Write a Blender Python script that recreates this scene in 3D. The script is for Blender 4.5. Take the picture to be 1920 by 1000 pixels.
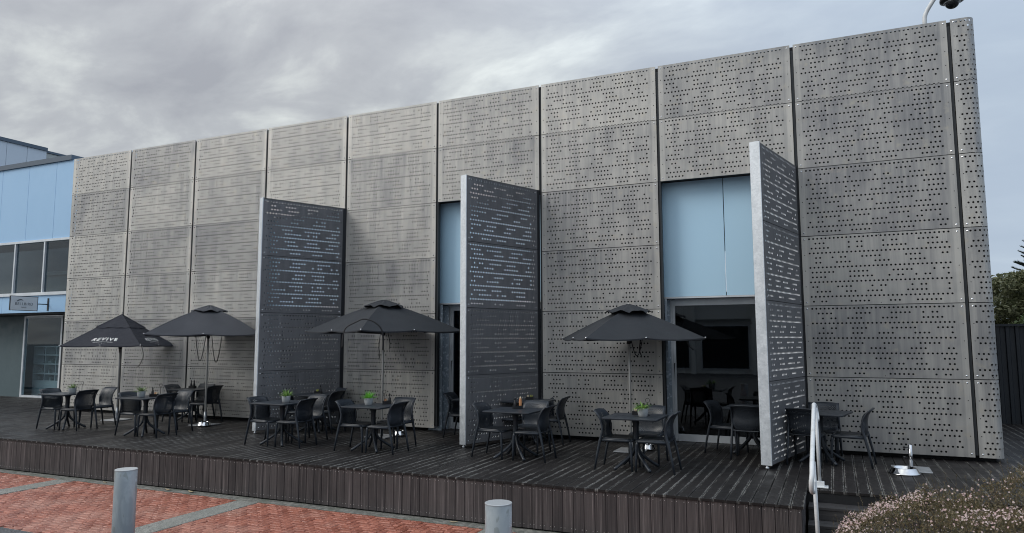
import bpy, math, random
from math import sin, cos, pi, radians, sqrt
from mathutils import Vector, Matrix

random.seed(7)
scene = bpy.context.scene
COL = scene.collection
for o in list(bpy.data.objects):
    bpy.data.objects.remove(o)

# ---------------------------------------------------------------- camera
cam_d = bpy.data.cameras.new('camera')
cam = bpy.data.objects.new('camera', cam_d)
COL.objects.link(cam)
cam_d.sensor_width = 36.0
cam_d.lens = 36.0 * 1341.76 / 1920.0
cam_d.clip_start = 0.05
cam_d.clip_end = 3000
yaw, pitch, roll = -0.422235, 0.102955, -0.00275
cy_, sy_, cp_, sp_ = cos(yaw), sin(yaw), cos(pitch), sin(pitch)
fwd = Vector((sy_ * cp_, cy_ * cp_, sp_))
rgt = Vector((cy_, -sy_, 0))
upv = rgt.cross(fwd)
r2 = cos(roll) * rgt + sin(roll) * upv
u2 = -sin(roll) * rgt + cos(roll) * upv
M = Matrix.Identity(4)
for i in range(3):
    M[i][0], M[i][1], M[i][2] = r2[i], u2[i], -fwd[i]
CAM = Vector((19.795, -13.252, 1.892))
M.translation = CAM
cam.matrix_world = M
scene.camera = cam

# ---------------------------------------------------------------- world: overcast sky
world = bpy.data.worlds.new('World')
scene.world = world
world.use_nodes = True
wn, wl = world.node_tree.nodes, world.node_tree.links
wn.clear()


def N(nodes, t, **kw):
    n = nodes.new(t)
    for k, v in kw.items():
        if k == 'inp':
            for kk, vv in v.items():
                n.inputs[kk].default_value = vv
        else:
            setattr(n, k, v)
    return n


SUN_EL, SUN_DIR = radians(34), Vector((-0.80, -0.60, 0))
SUN_ROT = math.atan2(SUN_DIR.x, SUN_DIR.y)
wo = N(wn, 'ShaderNodeOutputWorld')
bg = N(wn, 'ShaderNodeBackground', inp={'Strength': 0.1})
sky = N(wn, 'ShaderNodeTexSky', sky_type='NISHITA', sun_disc=False)
sky.sun_elevation = SUN_EL
sky.sun_rotation = SUN_ROT
tc = N(wn, 'ShaderNodeTexCoord')
nrm = N(wn, 'ShaderNodeVectorMath', operation='NORMALIZE')
sep = N(wn, 'ShaderNodeSeparateXYZ')
wl.new(tc.outputs['Generated'], nrm.inputs[0])
wl.new(nrm.outputs[0], sep.inputs[0])
zc = N(wn, 'ShaderNodeMath', operation='MAXIMUM', inp={1: 0.0})
wl.new(sep.outputs['Z'], zc.inputs[0])
za = N(wn, 'ShaderNodeMath', operation='ADD', inp={1: 0.22})
wl.new(zc.outputs[0], za.inputs[0])
px = N(wn, 'ShaderNodeMath', operation='DIVIDE')
py = N(wn, 'ShaderNodeMath', operation='DIVIDE')
wl.new(sep.outputs['X'], px.inputs[0]); wl.new(za.outputs[0], px.inputs[1])
wl.new(sep.outputs['Y'], py.inputs[0]); wl.new(za.outputs[0], py.inputs[1])
cmb = N(wn, 'ShaderNodeCombineXYZ')
wl.new(px.outputs[0], cmb.inputs[0]); wl.new(py.outputs[0], cmb.inputs[1])
mp = N(wn, 'ShaderNodeMapping')
mp.inputs['Rotation'].default_value = (0, 0, radians(38))
mp.inputs['Scale'].default_value = (1.0, 1.45, 1.0)
mp.inputs['Location'].default_value = (3.3, 1.7, 0)
wl.new(cmb.outputs[0], mp.inputs[0])
n1 = N(wn, 'ShaderNodeTexNoise', inp={'Scale': 2.5, 'Detail': 10.0, 'Roughness': 0.56, 'Distortion': 0.3})
n2 = N(wn, 'ShaderNodeTexNoise', inp={'Scale': 0.75, 'Detail': 3.0, 'Roughness': 0.5, 'Distortion': 0.1})
wl.new(mp.outputs[0], n1.inputs['Vector']); wl.new(mp.outputs[0], n2.inputs['Vector'])
mixn = N(wn, 'ShaderNodeMath', operation='MULTIPLY_ADD', inp={1: 0.62})
sc2 = N(wn, 'ShaderNodeMath', operation='MULTIPLY', inp={1: 0.38})
wl.new(n2.outputs['Fac'], sc2.inputs[0])
wl.new(n1.outputs['Fac'], mixn.inputs[0]); wl.new(sc2.outputs[0], mixn.inputs[2])
cr = N(wn, 'ShaderNodeValToRGB')
e = cr.color_ramp.elements
e[0].position, e[0].color = 0.37, (0.365, 0.38, 0.415, 1)
e[1].position, e[1].color = 0.64, (0.84, 0.88, 0.85, 1)
m_ = e.new(0.49); m_.color = (0.47, 0.49, 0.515, 1)
m_ = e.new(0.565); m_.color = (0.62, 0.65, 0.65, 1)
wl.new(mixn.outputs[0], cr.inputs[0])
# thinner, bluer veil of cloud towards the east
dot = N(wn, 'ShaderNodeVectorMath', operation='DOT_PRODUCT')
dot.inputs[1].default_value = (0.93, 0.36, 0.0)
wl.new(nrm.outputs[0], dot.inputs[0])
veil = N(wn, 'ShaderNodeMapRange', interpolation_type='SMOOTHSTEP', inp={'From Min': -0.32, 'From Max': 0.62, 'To Min': 0.0, 'To Max': 0.92})
wl.new(dot.outputs['Value'], veil.inputs['Value'])
vm = N(wn, 'ShaderNodeMix', data_type='RGBA')
vm.inputs['B'].default_value = (0.425, 0.515, 0.635, 1)
wl.new(veil.outputs[0], vm.inputs['Factor']); wl.new(cr.outputs[0], vm.inputs['A'])
x10 = N(wn, 'ShaderNodeVectorMath', operation='SCALE')
# overcast sky: the zenith is brighter than the horizon (CIE overcast)
zen = N(wn, 'ShaderNodeMapRange', interpolation_type='SMOOTHSTEP', inp={'From Min': 0.25, 'From Max': 1.0, 'To Min': 8.1, 'To Max': 18.5})
wl.new(sep.outputs['Z'], zen.inputs['Value'])
wl.new(zen.outputs[0], x10.inputs['Scale'])
wl.new(vm.outputs['Result'], x10.inputs[0])
sm = N(wn, 'ShaderNodeMix', data_type='RGBA', inp={'Factor': 0.05})
wl.new(x10.outputs[0], sm.inputs['A']); wl.new(sky.outputs[0], sm.inputs['B'])
wl.new(sm.outputs['Result'], bg.inputs['Color'])
wl.new(bg.outputs[0], wo.inputs[0])

# ---------------------------------------------------------------- sun behind cloud
sun_d = bpy.data.lights.new('sun', 'SUN')
sun_d.energy = 0.95
sun_d.angle = radians(26)
sun_d.color = (1.0, 0.96, 0.90)
sun = bpy.data.objects.new('sun', sun_d)
COL.objects.link(sun)
sv = Vector((SUN_DIR.x * cos(SUN_EL), SUN_DIR.y * cos(SUN_EL), sin(SUN_EL)))
sun.rotation_euler = sv.to_track_quat('Z', 'Y').to_euler()

scene.view_settings.view_transform = 'Standard'
scene.view_settings.look = 'None'
scene.view_settings.exposure = 0.40
scene.view_settings.gamma = 1.0
scene.view_settings.use_curve_mapping = False
scene.render.engine = 'CYCLES'
scene.cycles.pixel_filter_type = 'BLACKMAN_HARRIS'
scene.cycles.filter_width = 1.05
scene.render.resolution_x, scene.render.resolution_y = 1024, 533


# ================================================================= helpers
def link(name, me, parent=None, loc=(0, 0, 0), rot=(0, 0, 0)):
    o = bpy.data.objects.new(name, me)
    COL.objects.link(o)
    o.location = loc
    o.rotation_euler = rot
    if parent:
        o.parent = parent
    return o


def thing(name, label, cat, loc=(0, 0, 0), rz=0, group=None):
    o = link(name, None, None, loc, (0, 0, rz))
    o.empty_display_size = 0.2
    o['label'] = label
    o['category'] = cat
    if group:
        o['group'] = group
    return o


def tag(o, label, cat, group=None):
    o['label'] = label
    o['category'] = cat
    if group:
        o['group'] = group
    return o


def copy_tree(o, parent=None):
    c = o.copy()
    COL.objects.link(c)
    c.parent = parent
    for ch in list(o.children):
        copy_tree(ch, c)
    return c


class MB:
    def __init__(s):
        s.v, s.f, s.m, s.sm = [], [], [], []
        s.cm, s.cs = 0, False

    def add(s, vs, fs):
        b = len(s.v)
        s.v += [tuple(p) for p in vs]
        for f in fs:
            s.f.append([i + b for i in f])
            s.m.append(s.cm)
            s.sm.append(s.cs)

    def box(s, x0, y0, z0, x1, y1, z1, mat=None):
        vs = [(x, y, z) for z in (z0, z1) for y in (y0, y1) for x in (x0, x1)]
        fs = [(0, 2, 3, 1), (4, 5, 7, 6), (0, 1, 5, 4), (2, 6, 7, 3), (0, 4, 6, 2), (1, 3, 7, 5)]
        if mat is not None:
            vs = [mat @ Vector(p) for p in vs]
        s.add(vs, fs)

    def bbox(s, x0, y0, z0, x1, y1, z1, b, mat=None):
        """box with chamfered top and vertical edges"""
        vs = []
        for (zz, ins) in ((z0, 0), (z1 - b, 0), (z1, b)):
            X0, X1, Y0, Y1 = x0 + ins, x1 - ins, y0 + ins, y1 - ins
            c = b * 0.8
            vs += [(X0 + c, Y0, zz), (X1 - c, Y0, zz), (X1, Y0 + c, zz), (X1, Y1 - c, zz), (X1 - c, Y1, zz), (X0 + c, Y1, zz), (X0, Y1 - c, zz), (X0, Y0 + c, zz)]
        fs = []
        for L in (0, 8):
            for i in range(8):
                j = (i + 1) % 8
                fs.append((L + i, L + j, L + 8 + j, L + 8 + i))
        fs.append(tuple(range(16, 24)))
        fs.append(tuple(reversed(range(0, 8))))
        if mat is not None:
            vs = [mat @ Vector(p) for p in vs]
        s.add(vs, fs)

    def prism(s, poly, z0, z1):
        n = len(poly)
        vs = [(x, y, z0) for x, y in poly] + [(x, y, z1) for x, y in poly]
        fs = [(i, (i + 1) % n, n + (i + 1) % n, n + i) for i in range(n)]
        fs += [tuple(reversed(range(n))), tuple(range(n, 2 * n))]
        s.add(vs, fs)

    def lathe(s, prof, n=20, c=(0, 0, 0), capb=True, capt=True):
        vs = []
        for r, z in prof:
            for i in range(n):
                a = 2 * pi * i / n
                vs.append((c[0] + r * cos(a), c[1] + r * sin(a), c[2] + z))
        fs = []
        for k in range(len(prof) - 1):
            for i in range(n):
                j = (i + 1) % n
                fs.append((k * n + i, k * n + j, (k + 1) * n + j, (k + 1) * n + i))
        if capb:
            fs.append(tuple(reversed(range(n))))
        if capt:
            fs.append(tuple(range((len(prof) - 1) * n, len(prof) * n)))
        s.add(vs, fs)

    def tube(s, pts, rad, n=8, flat=1.0):
        pts = [Vector(p) for p in pts]
        if not isinstance(rad, (list, tuple)):
            rad = [rad] * len(pts)
        vs = []
        ref = None
        for i, p in enumerate(pts):
            if i == 0:
                t = pts[1] - p
            elif i == len(pts) - 1:
                t = p - pts[i - 1]
            else:
                t = (pts[i + 1] - p).normalized() + (p - pts[i - 1]).normalized()
            t.normalize()
            if ref is None:
                ref = Vector((0, 0, 1)) if abs(t.z) < 0.8 else Vector((0, 1, 0))
            a = ref.cross(t).normalized()
            b = t.cross(a).normalized()
            ref = b
            for k in range(n):
                an = 2 * pi * k / n
                vs.append(p + rad[i] * (cos(an) * a + flat * sin(an) * b))
        fs = []
        m = len(pts)
        for i in range(m - 1):
            for k in range(n):
                j = (k + 1) % n
                fs.append((i * n + k, i * n + j, (i + 1) * n + j, (i + 1) * n + k))
        fs.append(tuple(reversed(range(n))))
        fs.append(tuple(range((m - 1) * n, m * n)))
        s.add(vs, fs)

    def mesh(s, name, mats):
        me = bpy.data.meshes.new(name)
        me.from_pydata(s.v, [], s.f)
        if not isinstance(mats, (list, tuple)):
            mats = [mats]
        for mt in mats:
            me.materials.append(mt)
        me.polygons.foreach_set('material_index', s.m)
        me.polygons.foreach_set('use_smooth', s.sm)
        me.update()
        return me

    def obj(s, name, mats, parent=None, loc=(0, 0, 0), rot=(0, 0, 0)):
        return link(name, s.mesh(name, mats), parent, loc, rot)


def smooth_path(pts, k=4):
    P = [Vector(p) for p in pts]
    out = []
    for i in range(len(P) - 1):
        p0 = P[max(i - 1, 0)]; p1 = P[i]; p2 = P[i + 1]; p3 = P[min(i + 2, len(P) - 1)]
        for j in range(k):
            t = j / k
            out.append(0.5 * ((2 * p1) + (-p0 + p2) * t + (2 * p0 - 5 * p1 + 4 * p2 - p3) * t * t + (-p0 + 3 * p1 - 3 * p2 + p3) * t ** 3))
    out.append(P[-1])
    return out


# ================================================================= materials
def mat(name, col, rough=0.6, metal=0.0, spec=0.5):
    m = bpy.data.materials.new(name)
    m.use_nodes = True
    b = m.node_tree.nodes['Principled BSDF']
    b.inputs['Base Color'].default_value = (*col, 1)
    b.inputs['Roughness'].default_value = rough
    b.inputs['Metallic'].default_value = metal
    b.inputs['Specular IOR Level'].default_value = spec
    return m


class G:
    """tiny node-graph helper"""
    def __init__(s, m):
        s.m = m; s.n = m.node_tree.nodes; s.l = m.node_tree.links; s.b = s.n.get('Principled BSDF')

    def new(s, t, **kw):
        return N(s.n, t, **kw)

    def geo(s):
        return s.new('ShaderNodeNewGeometry').outputs['Position']

    def objc(s):
        return s.new('ShaderNodeTexCoord').outputs['Object']

    def rnd(s):
        return s.new('ShaderNodeObjectInfo').outputs['Random']

    def island(s):
        return s.new('ShaderNodeNewGeometry').outputs['Random Per Island']

    def map(s, vec, sc=(1, 1, 1), loc=(0, 0, 0)):
        n = s.new('ShaderNodeMapping'); n.inputs['Scale'].default_value = sc; n.inputs['Location'].default_value = loc
        s.l.new(vec, n.inputs[0]); return n.outputs[0]

    def noise(s, vec, scale, detail=4, rough=0.5, dist=0.0):
        n = s.new('ShaderNodeTexNoise', inp={'Scale': scale, 'Detail': detail, 'Roughness': rough, 'Distortion': dist})
        s.l.new(vec, n.inputs['Vector']); return n.outputs['Fac']

    def math(s, op, a, b=None, c=None, clamp=False):
        n = s.new('ShaderNodeMath', operation=op); n.use_clamp = clamp
        for i, v in enumerate((a, b, c)):
            if v is None: continue
            if isinstance(v, (int, float)): n.inputs[i].default_value = v
            else: s.l.new(v, n.inputs[i])
        return n.outputs[0]

    def ramp(s, v, a, b, t0=0.0, t1=1.0):
        n = s.new('ShaderNodeMapRange', interpolation_type='SMOOTHSTEP', inp={'From Min': a, 'From Max': b, 'To Min': t0, 'To Max': t1})
        s.l.new(v, n.inputs['Value']); return n.outputs[0]

    def mix(s, f, a, b):
        n = s.new('ShaderNodeMix', data_type='RGBA')
        for k, v in (('Factor', f), ('A', a), ('B', b)):
            if isinstance(v, (int, float)): n.inputs[k].default_value = v
            elif isinstance(v, tuple): n.inputs[k].default_value = (*v, 1)
            else: s.l.new(v, n.inputs[k])
        return n.outputs['Result']

    def sep(s, v):
        n = s.new('ShaderNodeSeparateXYZ'); s.l.new(v, n.inputs[0]); return n.outputs

    def set(s, k, v):
        s.l.new(v, s.b.inputs[k])

    def bump(s, h, strength=0.3, dist=0.01):
        n = s.new('ShaderNodeBump', inp={'Strength': strength, 'Distance': dist})
        s.l.new(h, n.inputs['Height']); s.l.new(n.outputs[0], s.b.inputs['Normal'])


def metal_sheet(name, dark, lite, metal, r0, r1, warm=None):
    m = mat(name, dark, 0.5, metal)
    g = G(m)
    P = g.geo(); R = g.rnd()
    off = g.new('ShaderNodeCombineXYZ'); g.l.new(g.math('MULTIPLY', R, 37.0), off.inputs[0]); g.l.new(g.math('MULTIPLY', R, 11.0), off.inputs[2])
    va = g.new('ShaderNodeVectorMath', operation='ADD'); g.l.new(P, va.inputs[0]); g.l.new(off.outputs[0], va.inputs[1])
    V = va.outputs[0]
    streak = g.noise(g.map(V, (1, 1, 0.07)), 9.0, 4, 0.6)           # vertical rain marks
    fine = g.noise(g.map(V, (1, 1, 0.04)), 34.0, 3, 0.6)
    cloud = g.noise(g.map(V, (1, 1, 0.8)), 0.9, 4, 0.55, 0.8)
    blot = g.noise(V, 5.0, 4, 0.6)
    f = g.math('ADD', g.math('MULTIPLY', g.ramp(streak, 0.30, 0.70), 0.34), g.math('MULTIPLY', g.ramp(cloud, 0.28, 0.72), 0.40))
    f = g.math('ADD', f, g.math('MULTIPLY', g.ramp(fine, 0.35, 0.7), 0.07))
    f = g.math('ADD', f, g.math('MULTIPLY', g.math('SUBTRACT', R, 0.5), 0.46))
    ox = g.sep(g.objc())
    # rain streaks below each joint, cleaner unperforated margins at both sides
    st2 = g.ramp(g.noise(g.map(V, (1, 1, 0.03)), 15.0, 3, 0.55), 0.42, 0.60)
    f = g.math('SUBTRACT', f, g.math('MULTIPLY', g.math('MULTIPLY', st2, g.ramp(ox[2], 0.25, 1.15)), 0.17))
    f = g.math('ADD', f, 0.10)
    ed = g.ramp(g.math('ABSOLUTE', g.math('SUBTRACT', ox[0], 1.178)), 1.075, 1.095)
    f = g.math('ADD', f, g.math('MULTIPLY', ed, g.math('ADD', 0.05, g.math('MULTIPLY', g.noise(V, 0.7, 2), 0.40))))
    c = g.mix(g.math('MAXIMUM', g.math('MINIMUM', f, 1.0), 0.0), dark, lite)
    if warm:
        c = g.mix(g.math('MULTIPLY', g.ramp(blot, 0.55, 0.72), 0.45), c, warm)
    g.set('Base Color', c)
    g.set('Roughness', g.ramp(g.math('ADD', g.math('MULTIPLY', streak, 0.5), g.math('MULTIPLY', cloud, 0.5)), 0.35, 0.65, r0, r1))
    g.bump(g.noise(V, 1.3, 2), 0.06, 0.05)
    return m


FACADE = metal_sheet('weathered_aluminium', (0.255, 0.258, 0.268), (0.575, 0.560, 0.525), 0.5, 0.40, 0.54, (0.53, 0.485, 0.40))
SCREEN = metal_sheet('dark_perforated_sheet', (0.112, 0.114, 0.122), (0.20, 0.202, 0.212), 0.2, 0.42, 0.55)
CUTEDGE = mat('bright_cut_edge', (0.80, 0.82, 0.84), 0.35, 0.0)
GALV = mat('galvanised_steel', (0.42, 0.45, 0.48), 0.45, 0.55)
g = G(GALV)
vo = g.new('ShaderNodeTexVoronoi', inp={'Scale': 38.0}); g.l.new(g.geo(), vo.inputs['Vector'])
g.set('Base Color', g.mix(g.math('ADD', g.math('MULTIPLY', g.sep(vo.outputs['Color'])[0], 0.35), g.math('MULTIPLY', g.noise(g.map(g.geo(), (1, 1, 0.3)), 5.0, 5), 0.75)), (0.52, 0.56, 0.60), (0.84, 0.88, 0.92)))
g.set('Roughness', g.ramp(g.noise(g.geo(), 9.0), 0.3, 0.7, 0.35, 0.6))
COLUMN = mat('spangled_zinc_column', (0.10, 0.12, 0.14), 0.5, 0.1)
g = G(COLUMN)
vo = g.new('ShaderNodeTexVoronoi', inp={'Scale': 26.0}); g.l.new(g.geo(), vo.inputs['Vector'])
g.set('Base Color', g.mix(g.ramp(g.sep(vo.outputs['Color'])[0], 0.72, 0.9), (0.34, 0.41, 0.48), (0.60, 0.67, 0.74)))
BOLT = mat('stainless_bolt', (0.75, 0.76, 0.78), 0.25, 0.9)
BLACK = mat('black_membrane', (0.008, 0.009, 0.011), 0.85)
FRAME = mat('grey_window_frame', (0.40, 0.44, 0.48), 0.42, 0.3)
g = G(FRAME); g.set('Base Color', g.mix(g.ramp(g.noise(g.geo(), 3.0, 5), 0.35, 0.7), (0.66, 0.70, 0.74), (0.78, 0.82, 0.86)))
FLASH = mat('blue_grey_flashing', (0.085, 0.12, 0.165), 0.5)


def panel_mat(name, a, b, rough):
    m = mat(name, a, rough)
    g = G(m)
    f = g.math('ADD', g.math('MULTIPLY', g.noise(g.map(g.geo(), (1, 1, .4)), 1.2, 4), 0.8), g.math('MULTIPLY', g.rnd(), 0.25))
    g.set('Base Color', g.mix(f, a, b))
    g.set('Roughness', g.ramp(g.noise(g.geo(), 4.0, 5), 0.3, 0.7, rough - 0.08, rough + 0.08))
    return m


BLUE = panel_mat('pale_blue_cladding', (0.37, 0.60, 0.86), (0.41, 0.64, 0.90), 0.38)
BLUE2 = panel_mat('pale_blue_infill', (0.50, 0.76, 0.98), (0.54, 0.80, 0.98), 0.40)
BLUEGREY = panel_mat('faded_blue_cladding', (0.55, 0.62, 0.70), (0.61, 0.68, 0.76), 0.5)
PALE = panel_mat('pale_grey_render', (0.40, 0.43, 0.42), (0.48, 0.50, 0.48), 0.7)
TEAL = panel_mat('dark_teal_wall', (0.075, 0.115, 0.13), (0.095, 0.14, 0.155), 0.5)
ROOMC = panel_mat('office_interior', (0.16, 0.20, 0.23), (0.20, 0.25, 0.28), 0.7)
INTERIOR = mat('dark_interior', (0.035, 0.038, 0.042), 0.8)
WHITE = panel_mat('white_laminate', (0.62, 0.64, 0.64), (0.70, 0.72, 0.72), 0.5)


def glass(name, tint, refl_ior=1.5, trans=0.7):
    m = bpy.data.materials.new(name)
    m.use_nodes = True
    n, l = m.node_tree.nodes, m.node_tree.links
    n.clear()
    o = n.new('ShaderNodeOutputMaterial')
    tr = N(n, 'ShaderNodeBsdfTransparent'); tr.inputs[0].default_value = (*tint, 1)
    gl = N(n, 'ShaderNodeBsdfGlossy'); gl.inputs['Roughness'].default_value = 0.01
    gl.inputs[0].default_value = (0.9, 0.95, 1.0, 1)
    fr = N(n, 'ShaderNodeFresnel'); fr.inputs[0].default_value = refl_ior
    mx = N(n, 'ShaderNodeMixShader')
    gb = N(n, 'ShaderNodeNewGeometry'); iv = N(n, 'ShaderNodeMath', operation='SUBTRACT', inp={0: 1.0}); l.new(gb.outputs['Backfacing'], iv.inputs[1])
    mu = N(n, 'ShaderNodeMath', operation='MULTIPLY'); l.new(fr.outputs[0], mu.inputs[0]); l.new(iv.outputs[0], mu.inputs[1])
    l.new(mu.outputs[0], mx.inputs[0]); l.new(tr.outputs[0], mx.inputs[1]); l.new(gl.outputs[0], mx.inputs[2])
    l.new(mx.outputs[0], o.inputs[0])
    return m


GLASS = glass('tinted_glass', (0.50, 0.55, 0.58), 1.7)
GLASS2 = glass('shop_glass', (0.72, 0.80, 0.83), 1.5)
GLASS3 = glass('office_glass', (0.55, 0.62, 0.66), 1.6)

# --- timber
def wood(name, a, b, streak_edge, axis, rough):
    m = mat(name, a, 0.5)
    g = G(m)
    P = g.geo(); R = g.rnd(); O = g.objc()
    sc = (70, 3, 3) if axis == 'Y' else (70, 70, 2.2)
    if axis == 'X': sc = (2.2, 60, 60)
    if axis == 'Z': sc = (62, 62, 0.9)
    gr = g.noise(g.map(P, sc), 1.0, 5, 0.6)
    big = g.noise(P, 0.9, 4, 0.6)
    f = g.math('ADD', g.math('MULTIPLY', g.ramp(gr, 0.3, 0.72), 0.55), g.math('MULTIPLY', R, 0.45))
    c = g.mix(f, a, b)
    c = g.mix(g.math('MULTIPLY', g.ramp(big, 0.45, 0.65), 0.35), c, tuple(x * 0.6 for x in a))
    rg = g.ramp(g.noise(P, 1.7, 4, 0.6, 0.4), 0.38, 0.62, rough[0], rough[1])
    if streak_edge:
        ax = g.math('ABSOLUTE', g.sep(O)[0])
        wob = g.noise(g.map(P, (30, 8.0, 1)), 1.0, 5, 0.7)
        w2 = g.noise(g.map(P, (2.4, 0.55, 1), (5, 3, 0)), 1.0, 3, 0.6)
        e_ = g.ramp(g.math('ADD', ax, g.math('MULTIPLY', g.math('SUBTRACT', wob, 0.5), 0.085)), 0.053, 0.062)
        e_ = g.math('MULTIPLY', e_, g.ramp(w2, 0.40, 0.60, 0.10, 1.0))
        e_ = g.math('MULTIPLY', e_, g.ramp(g.noise(P, 40.0, 3), 0.25, 0.6, 0.3, 0.95))
        c = g.mix(e_, c, (0.21, 0.205, 0.195))
        rg = g.math('MAXIMUM', rg, g.math('MULTIPLY', e_, 0.75))
        reed = g.math('SINE', g.math('MULTIPLY', g.sep(O)[0], 2 * pi / 0.0135))
        hgt = g.math('ADD', g.math('MULTIPLY', reed, 0.5), g.math('MULTIPLY', gr, 1.2))
        g.bump(hgt, 0.45, 0.002)
    else:
        reed = g.math('SINE', g.math('MULTIPLY', g.sep(O)[0 if axis != 'X' else 1], 2 * pi / 0.0145))
        g.bump(g.math('ADD', gr, g.math('MULTIPLY', reed, 0.3)), 0.6, 0.004)
        c = g.mix(g.math('MULTIPLY', g.ramp(gr, 0.56, 0.70), 0.8), c, tuple(min(1, x * 1.9) for x in b))
    g.set('Base Color', c)
    g.set('Roughness', rg)
    if streak_edge: g.b.inputs['Specular IOR Level'].default_value = 0.22
    return m


DECK = wood('wet_stained_decking', (0.012, 0.011, 0.0115), (0.026, 0.0235, 0.0235), True, 'Y', (0.42, 0.62))
FASC = wood('stained_fascia_boards', (0.024, 0.021, 0.023), (0.098, 0.086, 0.086), False, 'Z', (0.62, 0.8))
STEPW = wood('stained_step_boards', (0.022, 0.022, 0.025), (0.055, 0.053, 0.054), False, 'X', (0.45, 0.65))
NAIL = mat('nail_head', (0.6, 0.6, 0.6), 0.4, 0.6)

# --- ground
PAVER = mat('red_brick_paver', (0.3, 0.1, 0.07), 0.5)
g = G(PAVER)
P = g.geo()
rr = g.math('FRACT', g.math('ADD', g.math('MULTIPLY', g.rnd(), 7.0), g.math('MULTIPLY', g.island(), 5.0)))
blot = g.noise(P, 22.0, 5, 0.6)
c = g.mix(rr, (0.26, 0.082, 0.052), (0.42, 0.150, 0.098))
c = g.mix(g.ramp(blot, 0.50, 0.68, 0, 0.55), c, (0.20, 0.066, 0.052))
c = g.mix(g.ramp(g.noise(P, 1.3, 4, 0.6), 0.46, 0.66, 0, 0.5), c, (0.44, 0.235, 0.18))
c = g.mix(g.ramp(g.noise(P, 6.0, 4, 0.7), 0.70, 0.80, 0, 0.7), c, (0.10, 0.07, 0.075))
g.set('Base Color', c)
g.set('Roughness', g.ramp(g.noise(P, 3.0, 5), 0.35, 0.65, 0.24, 0.45))
g.bump(g.math('ADD', g.noise(P, 15.0, 3), g.math('MULTIPLY', g.noise(P, 120.0, 3), 0.12)), 1.0, 0.022)

CONC = mat('exposed_aggregate', (0.3, 0.3, 0.28), 0.75)
g = G(CONC)
vo = g.new('ShaderNodeTexVoronoi', inp={'Scale': 95.0}); g.l.new(g.geo(), vo.inputs['Vector'])
c = g.mix(g.sep(vo.outputs['Color'])[0], (0.09, 0.09, 0.085), (0.36, 0.355, 0.32))
c = g.mix(g.ramp(g.noise(g.geo(), 4.0, 5), 0.4, 0.65, 0, .45), c, (0.17, 0.18, 0.16))
g.set('Base Color', c); g.bump(vo.outputs['Distance'], 0.6, 0.004)
EDGE = mat('mossy_concrete_edge', (0.2, 0.2, 0.18), 0.85)
g = G(EDGE)
c = g.mix(g.ramp(g.noise(g.geo(), 14.0, 6, 0.7), 0.35, 0.7), (0.10, 0.105, 0.095), (0.28, 0.275, 0.25))
c = g.mix(g.ramp(g.noise(g.geo(), 3.0, 4), 0.5, 0.65, 0, .5), c, (0.09, 0.11, 0.08))
g.set('Base Color', c); g.bump(g.noise(g.geo(), 60.0, 4), 0.5, 0.006)
ASPH = mat('dark_asphalt', (0.05, 0.05, 0.052), 0.8)
g = G(ASPH)
vo = g.new('ShaderNodeTexVoronoi', inp={'Scale': 110.0}); g.l.new(g.geo(), vo.inputs['Vector'])
c = g.mix(g.sep(vo.outputs['Color'])[0], (0.03, 0.032, 0.035), (0.15, 0.155, 0.16))
g.set('Base Color', c); g.bump(vo.outputs['Distance'], 0.8, 0.006)
FARG = mat('grey_ground', (0.08, 0.085, 0.09), 0.9)
g = G(FARG); g.set('Base Color', g.mix(g.noise(g.geo(), 0.4, 5), (0.055, 0.060, 0.066), (0.10, 0.105, 0.105)))
EARTH = mat('bark_mulch', (0.035, 0.026, 0.02), 0.95)
g = G(EARTH); g.set('Base Color', g.mix(g.noise(g.geo(), 30.0, 5), (0.018, 0.014, 0.011), (0.06, 0.045, 0.033)))

# --- furniture
PLAST = mat('anthracite_resin', (0.030, 0.034, 0.041), 0.42)
g = G(PLAST)
g.set('Base Color', g.mix(g.math('ADD', g.math('MULTIPLY', g.noise(g.geo(), 5.0, 4), 0.6), g.math('MULTIPLY', g.rnd(), 0.5)), (0.016, 0.021, 0.029), (0.030, 0.037, 0.048)))
g.set('Roughness', g.ramp(g.noise(g.geo(), 12.0, 3), 0.3, 0.7, 0.34, 0.5))


def net_mat():
    m = mat('perforated_resin_net', (0.03, 0.034, 0.041), 0.42)
    g = G(m)
    g.set('Base Color', g.mix(g.rnd(), (0.018, 0.023, 0.031), (0.032, 0.039, 0.050)))
    O = g.sep(g.objc())
    k = 2 * pi / 0.021
    u = g.math('MULTIPLY', g.math('ADD', O[1], g.math('ADD', O[2], O[0])), k)
    v = g.math('MULTIPLY', g.math('SUBTRACT', O[1], g.math('ADD', O[2], O[0])), k)
    hol = g.math('MULTIPLY', g.math('SINE', u), g.math('SINE', v))
    h = g.math('GREATER_THAN', hol, 0.38)
    ins = g.math('LESS_THAN', g.math('ABSOLUTE', O[1]), 0.185)
    top = g.math('LESS_THAN', O[2], 0.80)
    h = g.math('MULTIPLY', h, g.math('MULTIPLY', ins, top))
    tr = g.new('ShaderNodeBsdfTransparent')
    mx = g.new('ShaderNodeMixShader')
    out = g.n['Material Output']
    g.l.new(h, mx.inputs[0]); g.l.new(g.b.outputs[0], mx.inputs[1]); g.l.new(tr.outputs[0], mx.inputs[2])
    g.l.new(mx.outputs[0], out.inputs[0])
    return m


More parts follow.
